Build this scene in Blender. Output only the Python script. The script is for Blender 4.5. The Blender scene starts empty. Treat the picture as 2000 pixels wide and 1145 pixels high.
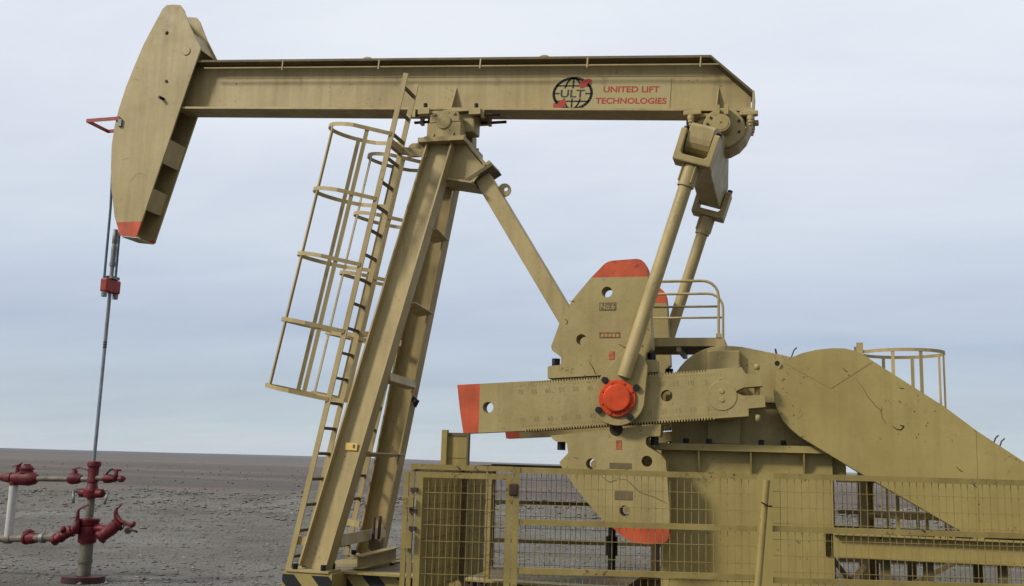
import bpy, bmesh, math, random
from mathutils import Vector, Matrix, noise
from mathutils.geometry import tessellate_polygon
random.seed(7)
sc = bpy.context.scene
R = math.radians
V = Vector

# ------------------------------------------------------------------ camera
FPX = 1992.18                       # focal length in pixels of a 2000 px wide picture
PITCH, ROLL, YAW = 0.165025, 0.0292477, 0.26226
EYE = V((4.05894, -11.91039, 1.7))
_cy, _sy, _cp, _sp = math.cos(YAW), math.sin(YAW), math.cos(PITCH), math.sin(PITCH)
FW = V((-_sy*_cp, _cy*_cp, _sp)); _r = V((_cy, _sy, 0)); _u = _r.cross(FW)
RT = _r*math.cos(ROLL) + _u*math.sin(ROLL); UP = -_r*math.sin(ROLL) + _u*math.cos(ROLL)
cam = bpy.data.cameras.new('camera'); cam.sensor_width = 36; cam.lens = FPX/2000*36
cam.clip_start = 0.1; cam.clip_end = 30000
co = bpy.data.objects.new('camera', cam); sc.collection.objects.link(co); sc.camera = co
co.matrix_world = Matrix(((RT.x, UP.x, -FW.x, EYE.x), (RT.y, UP.y, -FW.y, EYE.y), (RT.z, UP.z, -FW.z, EYE.z), (0, 0, 0, 1)))

def at(px, py, Y):                  # a surveyed sight line met with the vertical plane y = Y
    d = FW*FPX + RT*(px-1000) - UP*(py-572.5)
    return EYE + d*((Y-EYE.y)/d.y)
def xz(pts, Y): return [(lambda p: (p.x, p.z))(at(a, b, Y)) for a, b in pts]

# ------------------------------------------------------------------ sky and sun
SUN_AZ, SUN_EL = R(222), R(36)      # direction towards the sun, measured from +x
sund = V((math.cos(SUN_AZ)*math.cos(SUN_EL), math.sin(SUN_AZ)*math.cos(SUN_EL), math.sin(SUN_EL)))
sun = bpy.data.lights.new('sun', 'SUN'); sun.energy = 3.4; sun.angle = R(9); sun.color = (1, .945, .86)
so = bpy.data.objects.new('sun', sun); sc.collection.objects.link(so)
so.rotation_euler = sund.to_track_quat('Z', 'Y').to_euler()

w = bpy.data.worlds.new('World'); sc.world = w; w.use_nodes = True
nt = w.node_tree; N = nt.nodes; L = nt.links; N.clear()
def wn(t, **k):
    n = N.new(t)
    for a, b in k.items(): setattr(n, a, b)
    return n
out = wn('ShaderNodeOutputWorld'); bg = wn('ShaderNodeBackground'); L.new(bg.outputs[0], out.inputs[0])
sky = wn('ShaderNodeTexSky', sky_type='NISHITA'); sky.sun_disc = False
sky.sun_elevation = SUN_EL; sky.sun_rotation = math.pi/2 - SUN_AZ; sky.dust_density = 3
skm = wn('ShaderNodeMix', data_type='RGBA', blend_type='MULTIPLY'); skm.inputs[0].default_value = 1
L.new(sky.outputs[0], skm.inputs[6]); skm.inputs[7].default_value = (.08, .08, .08, 1)
tc = wn('ShaderNodeTexCoord'); sep = wn('ShaderNodeSeparateXYZ'); L.new(tc.outputs['Generated'], sep.inputs[0])
def math_(op, a, b=None):
    n = wn('ShaderNodeMath', operation=op)
    for i, v in enumerate((a, b)):
        if v is None: continue
        if isinstance(v, (int, float)): n.inputs[i].default_value = v
        else: L.new(v, n.inputs[i])
    return n.outputs[0]
zc = math_('MAXIMUM', sep.outputs[2], 0.0)
den = math_('ADD', zc, 0.16)
u_ = math_('DIVIDE', sep.outputs[0], den); v_ = math_('DIVIDE', sep.outputs[1], den)
cmb = wn('ShaderNodeCombineXYZ'); L.new(math_('MULTIPLY', u_, 0.42), cmb.inputs[0]); L.new(v_, cmb.inputs[1])
nz = wn('ShaderNodeTexNoise'); nz.inputs['Scale'].default_value = 1.15; nz.inputs['Detail'].default_value = 7; nz.inputs['Roughness'].default_value = .5
nz.inputs['Distortion'].default_value = .35; L.new(cmb.outputs[0], nz.inputs['Vector'])
ramp = wn('ShaderNodeValToRGB'); L.new(zc, ramp.inputs[0]); e = ramp.color_ramp.elements
e[0].position = 0; e[0].color = (.57, .64, .66, 1); e[1].position = .62; e[1].color = (.86, .88, .92, 1)
for p, c in ((.04, (.49, .57, .63, 1)), (.12, (.46, .535, .66, 1)), (.21, (.61, .67, .765, 1)), (.33, (.76, .80, .87, 1))):
    q = e.new(p); q.color = c
nz2 = wn('ShaderNodeTexNoise'); nz2.inputs['Scale'].default_value = 3.4; nz2.inputs['Detail'].default_value = 9; nz2.inputs['Roughness'].default_value = .62; nz2.inputs['Distortion'].default_value = .8
L.new(cmb.outputs[0], nz2.inputs['Vector'])
cr = wn('ShaderNodeValToRGB'); L.new(math_('ADD', math_('MULTIPLY', nz.outputs['Fac'], .72), math_('MULTIPLY', nz2.outputs['Fac'], .28)), cr.inputs[0]); ce = cr.color_ramp.elements
ce[0].position = .36; ce[0].color = (.89, .905, .94, 1); ce[1].position = .66; ce[1].color = (1.09, 1.08, 1.055, 1)
mx = wn('ShaderNodeMix', data_type='RGBA', blend_type='MULTIPLY'); mx.inputs[0].default_value = 1
L.new(ramp.outputs[0], mx.inputs[6]); L.new(cr.outputs[0], mx.inputs[7])
fin = wn('ShaderNodeMix', data_type='RGBA'); fin.inputs[0].default_value = .12
L.new(mx.outputs[2], fin.inputs[6]); L.new(skm.outputs[2], fin.inputs[7]); L.new(fin.outputs[2], bg.inputs[0])
bg.inputs[1].default_value = 1.0
sc.view_settings.view_transform = 'Standard'; sc.view_settings.look = 'None'
sc.view_settings.exposure = 0.18; sc.view_settings.gamma = 1

# ------------------------------------------------------------------ materials
MATS = {}
KA = .80
def mat(name, col, rough=.6, metal=0., var=.18, scale=2.5, col2=None, specks=0., speck_col=(.06, .03, .015), streak=0., bump=.0, bscale=40, spec=.28):
    m = bpy.data.materials.new(name); m.use_nodes = True; t = m.node_tree; n = t.nodes; b = n['Principled BSDF']; l = t.links
    b.inputs['Roughness'].default_value = rough; b.inputs['Metallic'].default_value = metal
    b.inputs['Specular IOR Level'].default_value = spec
    g = n.new('ShaderNodeNewGeometry')
    def noise_(s, d=5, r=.55, mapz=None):
        x = n.new('ShaderNodeTexNoise'); x.inputs['Scale'].default_value = s; x.inputs['Detail'].default_value = d; x.inputs['Roughness'].default_value = r
        if mapz:
            mp = n.new('ShaderNodeMapping'); mp.inputs['Scale'].default_value = mapz; l.new(g.outputs['Position'], mp.inputs[0]); l.new(mp.outputs[0], x.inputs['Vector'])
        else: l.new(g.outputs['Position'], x.inputs['Vector'])
        return x.outputs['Fac']
    def ramp_(fac, p0, p1, c0, c1):
        r = n.new('ShaderNodeValToRGB'); l.new(fac, r.inputs[0]); r.color_ramp.elements[0].position = p0; r.color_ramp.elements[1].position = p1
        r.color_ramp.elements[0].color = (*c0, 1); r.color_ramp.elements[1].color = (*c1, 1); return r.outputs[0]
    col = tuple(x*KA for x in col); col2 = tuple(x*KA for x in col2) if col2 else None
    c2 = col2 or tuple(x*(1-var*2) for x in col)
    c = ramp_(noise_(scale), .3, .7, c2, tuple(min(1, x*(1+var*.4)) for x in col))
    def mul(c, d):
        x = n.new('ShaderNodeMix'); x.data_type = 'RGBA'; x.blend_type = 'MULTIPLY'; x.inputs[0].default_value = 1
        l.new(c, x.inputs[6]); l.new(d, x.inputs[7]); return x.outputs[2]
    if var: c = mul(c, ramp_(noise_(scale*14, 6, .7), .25, .6, (1-var*.7,)*3, (1, 1, 1)))
    if streak: c = mul(c, ramp_(noise_(1, 4, .6, (9, 9, .7)), .36, .56, (1-streak, 1-streak*1.05, 1-streak*1.15), (1, 1, 1)))
    if specks:
        f = ramp_(noise_(23, 4, .75), .66-specks*.12, .70-specks*.12, (0, 0, 0), (1, 1, 1))
        f2 = ramp_(noise_(2.1, 3, .6), .5, .62, (0, 0, 0), (1, 1, 1))
        ff = n.new('ShaderNodeMath'); ff.operation = 'MULTIPLY'; l.new(f, ff.inputs[0]); l.new(f2, ff.inputs[1])
        x = n.new('ShaderNodeMix'); x.data_type = 'RGBA'; l.new(ff.outputs[0], x.inputs[0]); l.new(c, x.inputs[6]); x.inputs[7].default_value = (*speck_col, 1); c = x.outputs[2]
    l.new(c, b.inputs['Base Color'])
    rr = n.new('ShaderNodeMapRange'); l.new(noise_(scale*5, 4), rr.inputs[0]); rr.inputs[1].default_value = .3; rr.inputs[2].default_value = .7
    rr.inputs[3].default_value = max(.02, rough-.1); rr.inputs[4].default_value = min(1, rough+.12); l.new(rr.outputs[0], b.inputs['Roughness'])
    if bump:
        bp = n.new('ShaderNodeBump'); bp.inputs['Strength'].default_value = bump; bp.inputs['Distance'].default_value = .02
        l.new(noise_(bscale, 5, .6), bp.inputs['Height']); l.new(bp.outputs[0], b.inputs['Normal'])
    MATS[name] = m; return m
PT = (.41, .318, .146)
mat('paint', PT, .5, 0, .13, 1.3, (.325, .252, .104), specks=.35, streak=.15, bump=.05, bscale=7)
mat('cast_paint', (.355, .282, .118), .55, 0, .14, 2.2, (.295, .226, .086), specks=.5, streak=.09, bump=.16, bscale=16)
mat('fence_paint', (.315, .245, .080), .55, 0, .14, 3, (.255, .188, .055), specks=.7, streak=.12, bump=.06)
mat('sheet_paint', (.345, .272, .098), .5, 0, .13, 1.1, (.285, .218, .068), specks=.45, streak=.09, bump=.22, bscale=2.2)
mat('dark_paint', (.15, .115, .055), .7, 0, .2, 3, specks=.6, bump=.1)  # dark brown version of the tan paint, for flanges, rungs and decking
mat('rust_steel', (.07, .042, .026), .8, 0, .3, 6, bump=.2)
mat('orange_paint', (.54, .092, .032), .6, 0, .2, 3, specks=.6, streak=.12)
mat('hub_orange', (.62, .062, .007), .5, 0, .18, 6, specks=1.0, bump=.2)
mat('red_paint', (.155, .005, .011), .55, 0, .34, 9, specks=1.0, bump=.5, bscale=22)
mat('oily_red', (.06, .008, .008), .6, 0, .4, 9, (.02, .012, .01), specks=.8, bump=.3)
mat('carrier_red', (.33, .035, .02), .5, 0, .2, 9)
mat('bolt_steel', (.025, .025, .028), .5, .5, .2, 12)
mat('dark_inside', (.03, .026, .018), .9, 0, .1)
mat('rope', (.12, .16, .22), .5, .6, .2, 30)
mat('rod_steel', (.26, .28, .32), .4, .3, .2, 12)
mat('galvanised', (.22, .225, .22), .5, .4, .15, 8)
mat('white_pipe', (.50, .49, .46), .5, 0, .1, 3, specks=.1, streak=.12)
mat('pipe', (.17, .148, .112), .6, .1, .25, 7, specks=.3, bump=.15)
mat('black_paint', (.012, .014, .014), .5, 0, .2, 5)
mat('sticker', (.375, .312, .142), .5, 0, .04, 2)
mat('print_red', (.42, .03, .017), .6, 0, .22, 14, (.33, .05, .03), streak=.15)
mat('print_black', (.045, .038, .03), .6, 0, .3, 14)
mat('brass', (.75, .52, .16), .4, .1, .12, 25)
mat('scale_mark', (.25, .195, .083), .7, 0, .1, 9)
mat('mark', (.15, .115, .05), .7, 0, .1, 9)
mat('plate_rust', (.28, .105, .035), .7, 0, .35, 30)
mat('patch_orange', (.50, .14, .06), .7, 0, .3, 30)
mat('stone', (.20, .19, .165), .9, 0, .24, 9, bump=.2)
mat('pale_stone', (.36, .34, .31), .85, 0, .25, 9)

# ------------------------------------------------------------------ mesh builder
class MB:
    def __init__(s): s.v = []; s.f = []; s.m = []; s.smooth = []
    def add(s, vs, fs, mi=0, sm=False):
        o = len(s.v); s.v += [V(a) for a in vs]
        for f in fs: s.f.append(tuple(i+o for i in f)); s.m.append(mi); s.smooth.append(sm)
        return s
    def hexa(s, c8, mi=0):          # 4 bottom, 4 top
        return s.add(c8, [(3, 2, 1, 0), (4, 5, 6, 7), (0, 1, 5, 4), (1, 2, 6, 5), (2, 3, 7, 6), (3, 0, 4, 7)], mi)
    def box(s, x0, x1, y0, y1, z0, z1, mi=0):
        return s.hexa([(x0, y0, z0), (x1, y0, z0), (x1, y1, z0), (x0, y1, z0), (x0, y0, z1), (x1, y0, z1), (x1, y1, z1), (x0, y1, z1)], mi)
    def bar(s, p, q, w, h, side=None, mi=0):   # rectangular bar p->q ; w along side, h along the third axis
        p, q = V(p), V(q); a = (q-p).normalized()
        sd = V(side) if side else (V((0, 0, 1)) if abs(a.z) < .9 else V((1, 0, 0))).cross(a)
        sd = (sd - a*sd.dot(a)).normalized(); t = a.cross(sd)
        c = []
        for e in (p, q):
            for i, j in ((-1, -1), (1, -1), (1, 1), (-1, 1)): c.append(e + sd*(w/2*i) + t*(h/2*j))
        return s.hexa(c, mi)
    def tube(s, pts, r, n=12, mi=0, cap=True, sm=True):
        pts = [V(p) for p in pts]; rs = r if isinstance(r, (list, tuple)) else [r]*len(pts)
        vs = []; fs = []; prev = None
        for i, p in enumerate(pts):
            if i == 0: a = pts[1]-p
            elif i == len(pts)-1: a = p-pts[i-1]
            else:
                a = (pts[i+1]-p); b = (p-pts[i-1])
                a = (a.normalized() if a.length > 1e-9 else a) + (b.normalized() if b.length > 1e-9 else b)
            if a.length < 1e-9: a = prev[2]
            a = a.normalized()
            if prev is None:
                x = (V((0, 0, 1)) if abs(a.z) < .9 else V((1, 0, 0))).cross(a).normalized()
            else:
                x = prev[0] - a*prev[0].dot(a); x = x.normalized()
            y = a.cross(x); prev = (x, y, a)
            for k in range(n):
                t = 2*math.pi*k/n; vs.append(p + x*(rs[i]*math.cos(t)) + y*(rs[i]*math.sin(t)))
        for i in range(len(pts)-1):
            for k in range(n): fs.append((i*n+k, i*n+(k+1) % n, (i+1)*n+(k+1) % n, (i+1)*n+k))
        s.add(vs, fs, mi, sm)
        if cap:
            o = len(s.v)-len(vs)
            s.f.append(tuple(o+k for k in reversed(range(n)))); s.f.append(tuple(o+(len(pts)-1)*n+k for k in range(n)))
            s.m += [mi, mi]; s.smooth += [False, False]
        return s
    def turned(s, p, axis, prof, n=24, mi=0, sm=True):   # profile [(along, radius)]
        p = V(p); a = V(axis).normalized()
        x = (V((0, 0, 1)) if abs(a.z) < .9 else V((1, 0, 0))).cross(a).normalized(); y = a.cross(x)
        vs = [p + a*h + (x*math.cos(2*math.pi*k/n) + y*math.sin(2*math.pi*k/n))*r for h, r in prof for k in range(n)]
        fs = [(i*n+k, i*n+(k+1) % n, (i+1)*n+(k+1) % n, (i+1)*n+k) for i in range(len(prof)-1) for k in range(n)]
        s.add(vs, fs, mi, sm and n > 8); o = len(s.v)-len(vs)
        s.f.append(tuple(o+k for k in reversed(range(n)))); s.f.append(tuple(o+(len(prof)-1)*n+k for k in range(n)))
        s.m += [mi, mi]; s.smooth += [False, False]
        return s
    def prism(s, outer, y0, y1, holes=(), mi=0, fn=None, smooth_side=False):   # outline in (a,b), thickness y0..y1
        fn = fn or (lambda a, b, c: (a, c, b))
        loops = [list(outer)] + [list(h) for h in holes]
        flat = [p for lp in loops for p in lp]
        tris = tessellate_polygon([[V((p[0], p[1], 0)) for p in lp] for lp in loops])
        n = len(flat); vs = [fn(a, b, y0) for a, b in flat] + [fn(a, b, y1) for a, b in flat]
        fs = [tuple(t) for t in tris] + [tuple(i+n for i in reversed(t)) for t in tris]
        s.add(vs, fs, mi); o = len(s.v)-2*n; k0 = 0
        for lp in loops:
            m = len(lp)
            for k in range(m):
                a, b = k0+k, k0+(k+1) % m
                s.f.append((o+a, o+b, o+b+n, o+a+n)); s.m.append(mi); s.smooth.append(False)
            k0 += m
        return s
    def ibeam(s, p, q, depth, width, ddir, tf=.02, tw=.014, mi=0):
        p, q = V(p), V(q); a = (q-p).normalized(); d = V(ddir); d = (d - a*d.dot(a)).normalized(); wv = a.cross(d)
        for sg in (-1, 1):
            o = d*(sg*(depth/2-tf/2)); s.bar(p+o, q+o, width, tf, wv, mi)
        s.bar(p, q, tw, depth-2*tf, wv, mi); return s
    def build(s, name, mats, parent=None, recalc=True, bevel=0):
        if isinstance(mats, str): mats = [mats]
        lo = V((min(v.x for v in s.v), min(v.y for v in s.v), min(v.z for v in s.v)))
        hi = V((max(v.x for v in s.v), max(v.y for v in s.v), max(v.z for v in s.v)))
        c = V(((lo.x+hi.x)/2, (lo.y+hi.y)/2, lo.z))
        me = bpy.data.meshes.new(name); me.from_pydata([v-c for v in s.v], [], s.f)
        for m in mats: me.materials.append(MATS[m])
        me.polygons.foreach_set('material_index', s.m); me.polygons.foreach_set('use_smooth', s.smooth)
        if recalc:
            bm = bmesh.new(); bm.from_mesh(me); bmesh.ops.recalc_face_normals(bm, faces=bm.faces); bm.to_mesh(me); bm.free()
        me.update()
        if any(s.smooth):
            me.set_sharp_from_angle(angle=R(32)); me.polygons.foreach_set('use_smooth', s.smooth)
        o = bpy.data.objects.new(name, me); sc.collection.objects.link(o); WORLD[o] = c
        o.location = c - (WORLD[parent] if parent else V((0, 0, 0)))
        if parent: o.parent = parent
        if bevel:
            md = o.modifiers.new('bevel', 'BEVEL'); md.width = bevel; md.segments = 2; md.limit_method = 'ANGLE'; md.angle_limit = R(40)
        return o
WORLD = {}
def thing(name, loc, label, cat, group=None):
    o = bpy.data.objects.new(name, None); sc.collection.objects.link(o); o.location = V(loc); WORLD[o] = V(loc); o.empty_display_size = .2
    o['label'] = label; o['category'] = cat
    if group: o['group'] = group
    return o
def tag(o, label, cat, group=None):
    o['label'] = label; o['category'] = cat
    if group: o['group'] = group
    return o
def struct(o): o['kind'] = 'structure'; return o
def circ(cx, cz, r, n=20): return [(cx+r*math.cos(2*math.pi*k/n), cz+r*math.sin(2*math.pi*k/n)) for k in range(n)]
def hexbolt(p, axis, r, h, parent, m='bolt_steel', name='bolt', n=6):
    return MB().turned(p, axis, [(0, r), (h, r)], n, 0, False).build(name, m, parent)
_fc = {}
def text_mesh(body, bold=False):    # returns (verts2d, faces) of filled letters scaled to unit box width,height
    if body in _fc: return _fc[body]
    cu = bpy.data.curves.new('t', 'FONT'); cu.body = body; cu.resolution_u = 4
    if bold: cu.offset = .024
    ob = bpy.data.objects.new('t', cu); sc.collection.objects.link(ob)
    dg = bpy.context.evaluated_depsgraph_get(); me = bpy.data.meshes.new_from_object(ob.evaluated_get(dg))
    vs = [(v.co.x, v.co.y) for v in me.vertices]; fs = [tuple(p.vertices) for p in me.polygons]
    bpy.data.objects.remove(ob); bpy.data.curves.remove(cu); bpy.data.meshes.remove(me)
    x0 = min(a for a, b in vs); x1 = max(a for a, b in vs); y0 = min(b for a, b in vs); y1 = max(b for a, b in vs)
    vs = [((a-x0)/(x1-x0), (b-y0)/(y1-y0)) for a, b in vs]
    _fc[body] = (vs, fs); return vs, fs
def put_text(mb, body, o, ux, uz, wd, ht, bold=True, mi=0):   # o lower left corner, flat letters
    vs, fs = text_mesh(body, bold); mb.add([V(o)+V(ux)*(a*wd)+V(uz)*(b*ht) for a, b in vs], fs, mi)

# ================================================================== THE SETTING
def gh(x, y):                       # ground height
    h = .05*noise.noise(V((x*.12, y*.12, 0))) + .018*noise.noise(V((x*.7, y*.7, 3)))
    h += .045*noise.noise(V((x*.35, y*.35, 8))) - .05*max(0, noise.noise(V((x*.06, y*.55, 11))))
    h *= min(1, max(0, (math.hypot(max(0, abs(x-1)-8), max(0, abs(y)-2.2))-.2)/2.5))   # levelled under the machine and the well
    d = (x-EYE.x)*-_sy + (y-EYE.y)*_cy        # distance from the camera
    e = 36 + 3*noise.noise(V((x*.05, 1.3, 0))) + 1.0*noise.noise(V((x*.3, 9, 0)))
    if d > 20:
        h += .50*math.exp(-((d-e)/3.2)**2)*(.8+.5*noise.noise(V((x*.25, y*.25, 5))))
        if d > e: h -= .8*min(1, (d-e)/14)
        h += .10*noise.noise(V((x*.9, y*.9, 2)))*math.exp(-((d-e)/5)**2)
    return h
def sheet(xs, ys, fn, name, m):
    me = bpy.data.meshes.new(name); vs = [(x, y, fn(x, y)) for y in ys for x in xs]; nx = len(xs)
    fs = [(j*nx+i, j*nx+i+1, (j+1)*nx+i+1, (j+1)*nx+i) for j in range(len(ys)-1) for i in range(nx-1)]
    me.from_pydata(vs, [], fs); me.materials.append(m); me.polygons.foreach_set('use_smooth', [True]*len(fs))
    o = bpy.data.objects.new(name, me); sc.collection.objects.link(o); return o
def ground_mat():
    m = bpy.data.materials.new('gravel_ground'); m.use_nodes = True; t = m.node_tree; n = t.nodes; l = t.links; b = n['Principled BSDF']
    b.inputs['Roughness'].default_value = .95; b.inputs['Specular IOR Level'].default_value = .2
    g = n.new('ShaderNodeNewGeometry')
    def nz(s, d=6, r=.6, v=None):
        x = n.new('ShaderNodeTexNoise'); x.inputs['Scale'].default_value = s; x.inputs['Detail'].default_value = d; x.inputs['Roughness'].default_value = r
        if v:
            mp = n.new('ShaderNodeMapping'); mp.inputs['Scale'].default_value = v; mp.inputs['Rotation'].default_value = (0, 0, -YAW); l.new(g.outputs['Position'], mp.inputs[0]); l.new(mp.outputs[0], x.inputs['Vector'])
        else: l.new(g.outputs['Position'], x.inputs['Vector'])
        return x.outputs['Fac']
    def rp(f, st):
        r = n.new('ShaderNodeValToRGB'); l.new(f, r.inputs[0]); e = r.color_ramp.elements
        e[0].position, e[0].color = st[0][0], (*st[0][1], 1); e[1].position, e[1].color = st[-1][0], (*st[-1][1], 1)
        for p, c in st[1:-1]: q = e.new(p); q.color = (*c, 1)
        return r.outputs[0]
    def mix(f, a, c, mode='MIX'):
        x = n.new('ShaderNodeMix'); x.data_type = 'RGBA'; x.blend_type = mode
        if isinstance(f, float): x.inputs[0].default_value = f
        else: l.new(f, x.inputs[0])
        l.new(a, x.inputs[6]); l.new(c, x.inputs[7]); return x.outputs[2]
    near = mix(.95, rp(nz(.28, 7, .68), [(.3, (.070, .063, .051)), (.46, (.116, .109, .094)), (.56, (.142, .136, .121)), (.7, (.178, .172, .157))]),
               rp(nz(26, 7, .75), [(.32, (.25, .25, .25)), (.52, (1, 1, 1)), (.68, (1.9, 1.9, 1.9))]), 'MULTIPLY')
    near = mix(rp(nz(9, 4, .8), [(.69, (0, 0, 0)), (.72, (1, 1, 1))]), near, rp(nz(40), [(.3, (.16, .155, .14)), (.7, (.34, .33, .31))]))
    far = mix(.9, rp(nz(1, 5, .6, (.0022, .016, 1)), [(.36, (.080, .071, .065)), (.46, (.110, .090, .077)), (.54, (.132, .108, .092)), (.60, (.165, .138, .118)), (.66, (.29, .255, .225))]),
              rp(nz(1, 6, .7, (.02, .12, 1)), [(.3, (.7, .7, .7)), (.7, (1.15, 1.15, 1.15))]), 'MULTIPLY')
    # distance from the pad decides between loose gravel and open steppe
    mp = n.new('ShaderNodeMapping'); mp.inputs['Rotation'].default_value = (0, 0, -YAW); l.new(g.outputs['Position'], mp.inputs[0])
    sp = n.new('ShaderNodeSeparateXYZ'); l.new(mp.outputs[0], sp.inputs[0])
    mr = n.new('ShaderNodeMapRange'); 
    wob = n.new('ShaderNodeMath'); wob.operation = 'MULTIPLY_ADD'; l.new(nz(.22, 6, .7), wob.inputs[0]); wob.inputs[1].default_value = 34; l.new(sp.outputs[1], wob.inputs[2])
    l.new(wob.outputs[0], mr.inputs[0]); mr.inputs[1].default_value = 36; mr.inputs[2].default_value = 84
    m2 = n.new('ShaderNodeMapRange'); l.new(sp.outputs[1], m2.inputs[0]); m2.inputs[1].default_value = 260; m2.inputs[2].default_value = 900
    far = mix(m2.outputs[0], far, rp(nz(1, 5, .6, (.0006, .003, 1)), [(.35, (.055, .052, .050)), (.65, (.10, .086, .078))]))
    l.new(mix(mr.outputs[0], near, far), b.inputs['Base Color'])
    bp = n.new('ShaderNodeBump'); bp.inputs['Strength'].default_value = .9; bp.inputs['Distance'].default_value = .05; l.new(nz(14, 8, .75), bp.inputs['Height']); l.new(bp.outputs[0], b.inputs['Normal'])
    return m
GM = ground_mat()
def spaced(a, b, fine, grow):       # spacing that widens away from 0
    o = [0.]; s = fine
    while o[-1] < b: o.append(o[-1]+s); s *= grow
    n = [0.]; s = fine
    while n[-1] > a: n.append(n[-1]-s); s *= grow
    return sorted(set(n[1:]+o))
xs = spaced(-9000, 9000, .5, 1.03); ys = spaced(-60, 9000, .4, 1.02)
def gfull(x, y):
    d = math.hypot(x-EYE.x, y-EYE.y); h = gh(x, y) if d < 400 else -.75
    if d > 200: h += min(1, (d-200)/1500)*(9*noise.noise(V((x*.00045+3, y*.00045, 0)))+2.2*noise.noise(V((x*.002, y*.002, 4)))) - .4*min(1, (d-200)/300)
    return h
struct(sheet(xs, ys, gfull, 'ground', GM))

# loose stones on the pad: one uncountable mass
def stones(name, n, area, size, m, seed):
    rnd = random.Random(seed); mb = MB()
    base = [V(v).normalized() for v in ((0, 0, 1), (.9, 0, .2), (.28, .85, .2), (-.72, .53, .2), (-.72, -.53, .2), (.28, -.85, .2), (0, 0, -.8))]
    fc = [(0, 1, 2), (0, 2, 3), (0, 3, 4), (0, 4, 5), (0, 5, 1), (6, 2, 1), (6, 3, 2), (6, 4, 3), (6, 5, 4), (6, 1, 5)]
    for i in range(n):
        x, y = area(rnd); s = size(rnd, x, y); a = rnd.random()*6.3; ca, sa = math.cos(a), math.sin(a)
        k = [.7+.6*rnd.random() for _ in base]; fl = .45+.35*rnd.random(); el = .7+.6*rnd.random(); z = gfull(x, y)
        vs = []
        for b, q in zip(base, k):
            p = b*(s*q); px, py = p.x*el, p.y
            vs.append((x+px*ca-py*sa, y+px*sa+py*ca, z+p.z*fl+s*.12))
        mb.add(vs, fc)
    o = mb.build(name, m, None, recalc=False); return o
def area_near(r):
    d = 7 + 24*r.random()**1.3; t = (r.random()-.62)*1.15
    return EYE.x + d*(-_sy+t*_cy), EYE.y + d*(_cy+t*_sy)
def area_berm(r):
    d = 36 + r.gauss(0, 4.0); t = (r.random()-.5)*1.15
    return EYE.x + d*(-_sy+t*_cy), EYE.y + d*(_cy+t*_sy)
def szn(r, x, y): return .009 + .034*r.random()**4
def szb(r, x, y): return .02 + .075*r.random()**4
o = stones('loose_gravel', 26000, area_near, szn, 'stone', 1); o['kind'] = 'stuff'; tag(o, 'loose grey gravel strewn over the well pad', 'gravel')
o = stones('rubble_bank', 11000, area_berm, szb, 'stone', 2); o['kind'] = 'stuff'; tag(o, 'low bank of grey rubble along the far edge of the pad', 'rubble')
o = stones('pale_chips', 2600, lambda r: area_near(r) if r.random() < .5 else area_berm(r), lambda r, x, y: (.008+.026*r.random()**2)*(1 if y < 16 else 2.0), 'pale_stone', 3); o['kind'] = 'stuff'; tag(o, 'small pale stone chips scattered over the gravel', 'stones')
def area_far(r):
    d = 40 + 260*r.random()**1.6; t = (r.random()-.5)*1.15
    return EYE.x + d*(-_sy+t*_cy), EYE.y + d*(_cy+t*_sy)
mat('scrub', (.085, .075, .055), .95, 0, .4, 3)
o = stones('steppe_scrub', 2600, area_far, lambda r, x, y: .04+.11*r.random()**3, 'scrub', 5); o['kind'] = 'stuff'; tag(o, 'low dry scrub dotted over the brown plain', 'scrub')
# spoil heap far behind the belt guard
mb = MB(); hx, hy = 22.0, 44.0; nx = 26
for j in range(nx):
    for i in range(nx):
        a = (i/(nx-1)-.5)*2; b = (j/(nx-1)-.5)*2; r_ = min(1, math.hypot(a, b))
        mb.v.append(V((hx+a*9, hy+b*5, -1.0+4.1*(1-r_**2)*(1+.25*noise.noise(V((a*3, b*3, 1)))+.1*noise.noise(V((a*9, b*9, 4)))))))
mb.f = [(j*nx+i, j*nx+i+1, (j+1)*nx+i+1, (j+1)*nx+i) for j in range(nx-1) for i in range(nx-1)]; mb.m = [0]*len(mb.f); mb.smooth = [False]*len(mb.f)
mat('spoil', (.22, .13, .085), .95, 0, .35, .8, bump=.4, bscale=6)
o = mb.build('spoil_heap', 'spoil'); struct(o)

# ================================================================== PUMP JACK
PJ = thing('pump_jack', (1.4, 0, 0), 'large tan beam pump jack with horse head, cranks and orange counterweight tips', 'pump jack')

# ---- walking beam (its own sloping frame)
SL = -.0671
BA = math.atan(SL); BU = V((math.cos(BA), 0, math.sin(BA))); BW = V((-math.sin(BA), 0, math.cos(BA))); B0 = V((0, 0, 6.79))   # top surface line
def bm_(u, y, v): return B0 + BU*u + BW*v + V((0, y, 0))
def bbox(mb, u0, u1, y0, y1, v0, v1, mi=0):
    return mb.hexa([bm_(u0, y0, v0), bm_(u1, y0, v0), bm_(u1, y1, v0), bm_(u0, y1, v0), bm_(u0, y0, v1), bm_(u1, y0, v1), bm_(u1, y1, v1), bm_(u0, y1, v1)], mi)
BWD, BH, UR, UL, UT = .185, .695, 3.80, -3.92, 3.29
mb = MB(); mb.prism([(UL, -.03), (UT, -.03), (UR-.02, -.47), (UR-.02, -BH+.03), (UL, -BH+.03)], -.014, .014, fn=lambda a, b, c: bm_(a, c, b))
beam = mb.build('walking_beam', 'paint', PJ)
bbox(MB(), UL, UT, -BWD, BWD, -.03, 0).build('top_flange', 'dark_paint', beam)
bbox(MB(), UL, UR, -BWD, BWD, -BH, -BH+.028).build('bottom_flange', 'paint', beam)
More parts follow.
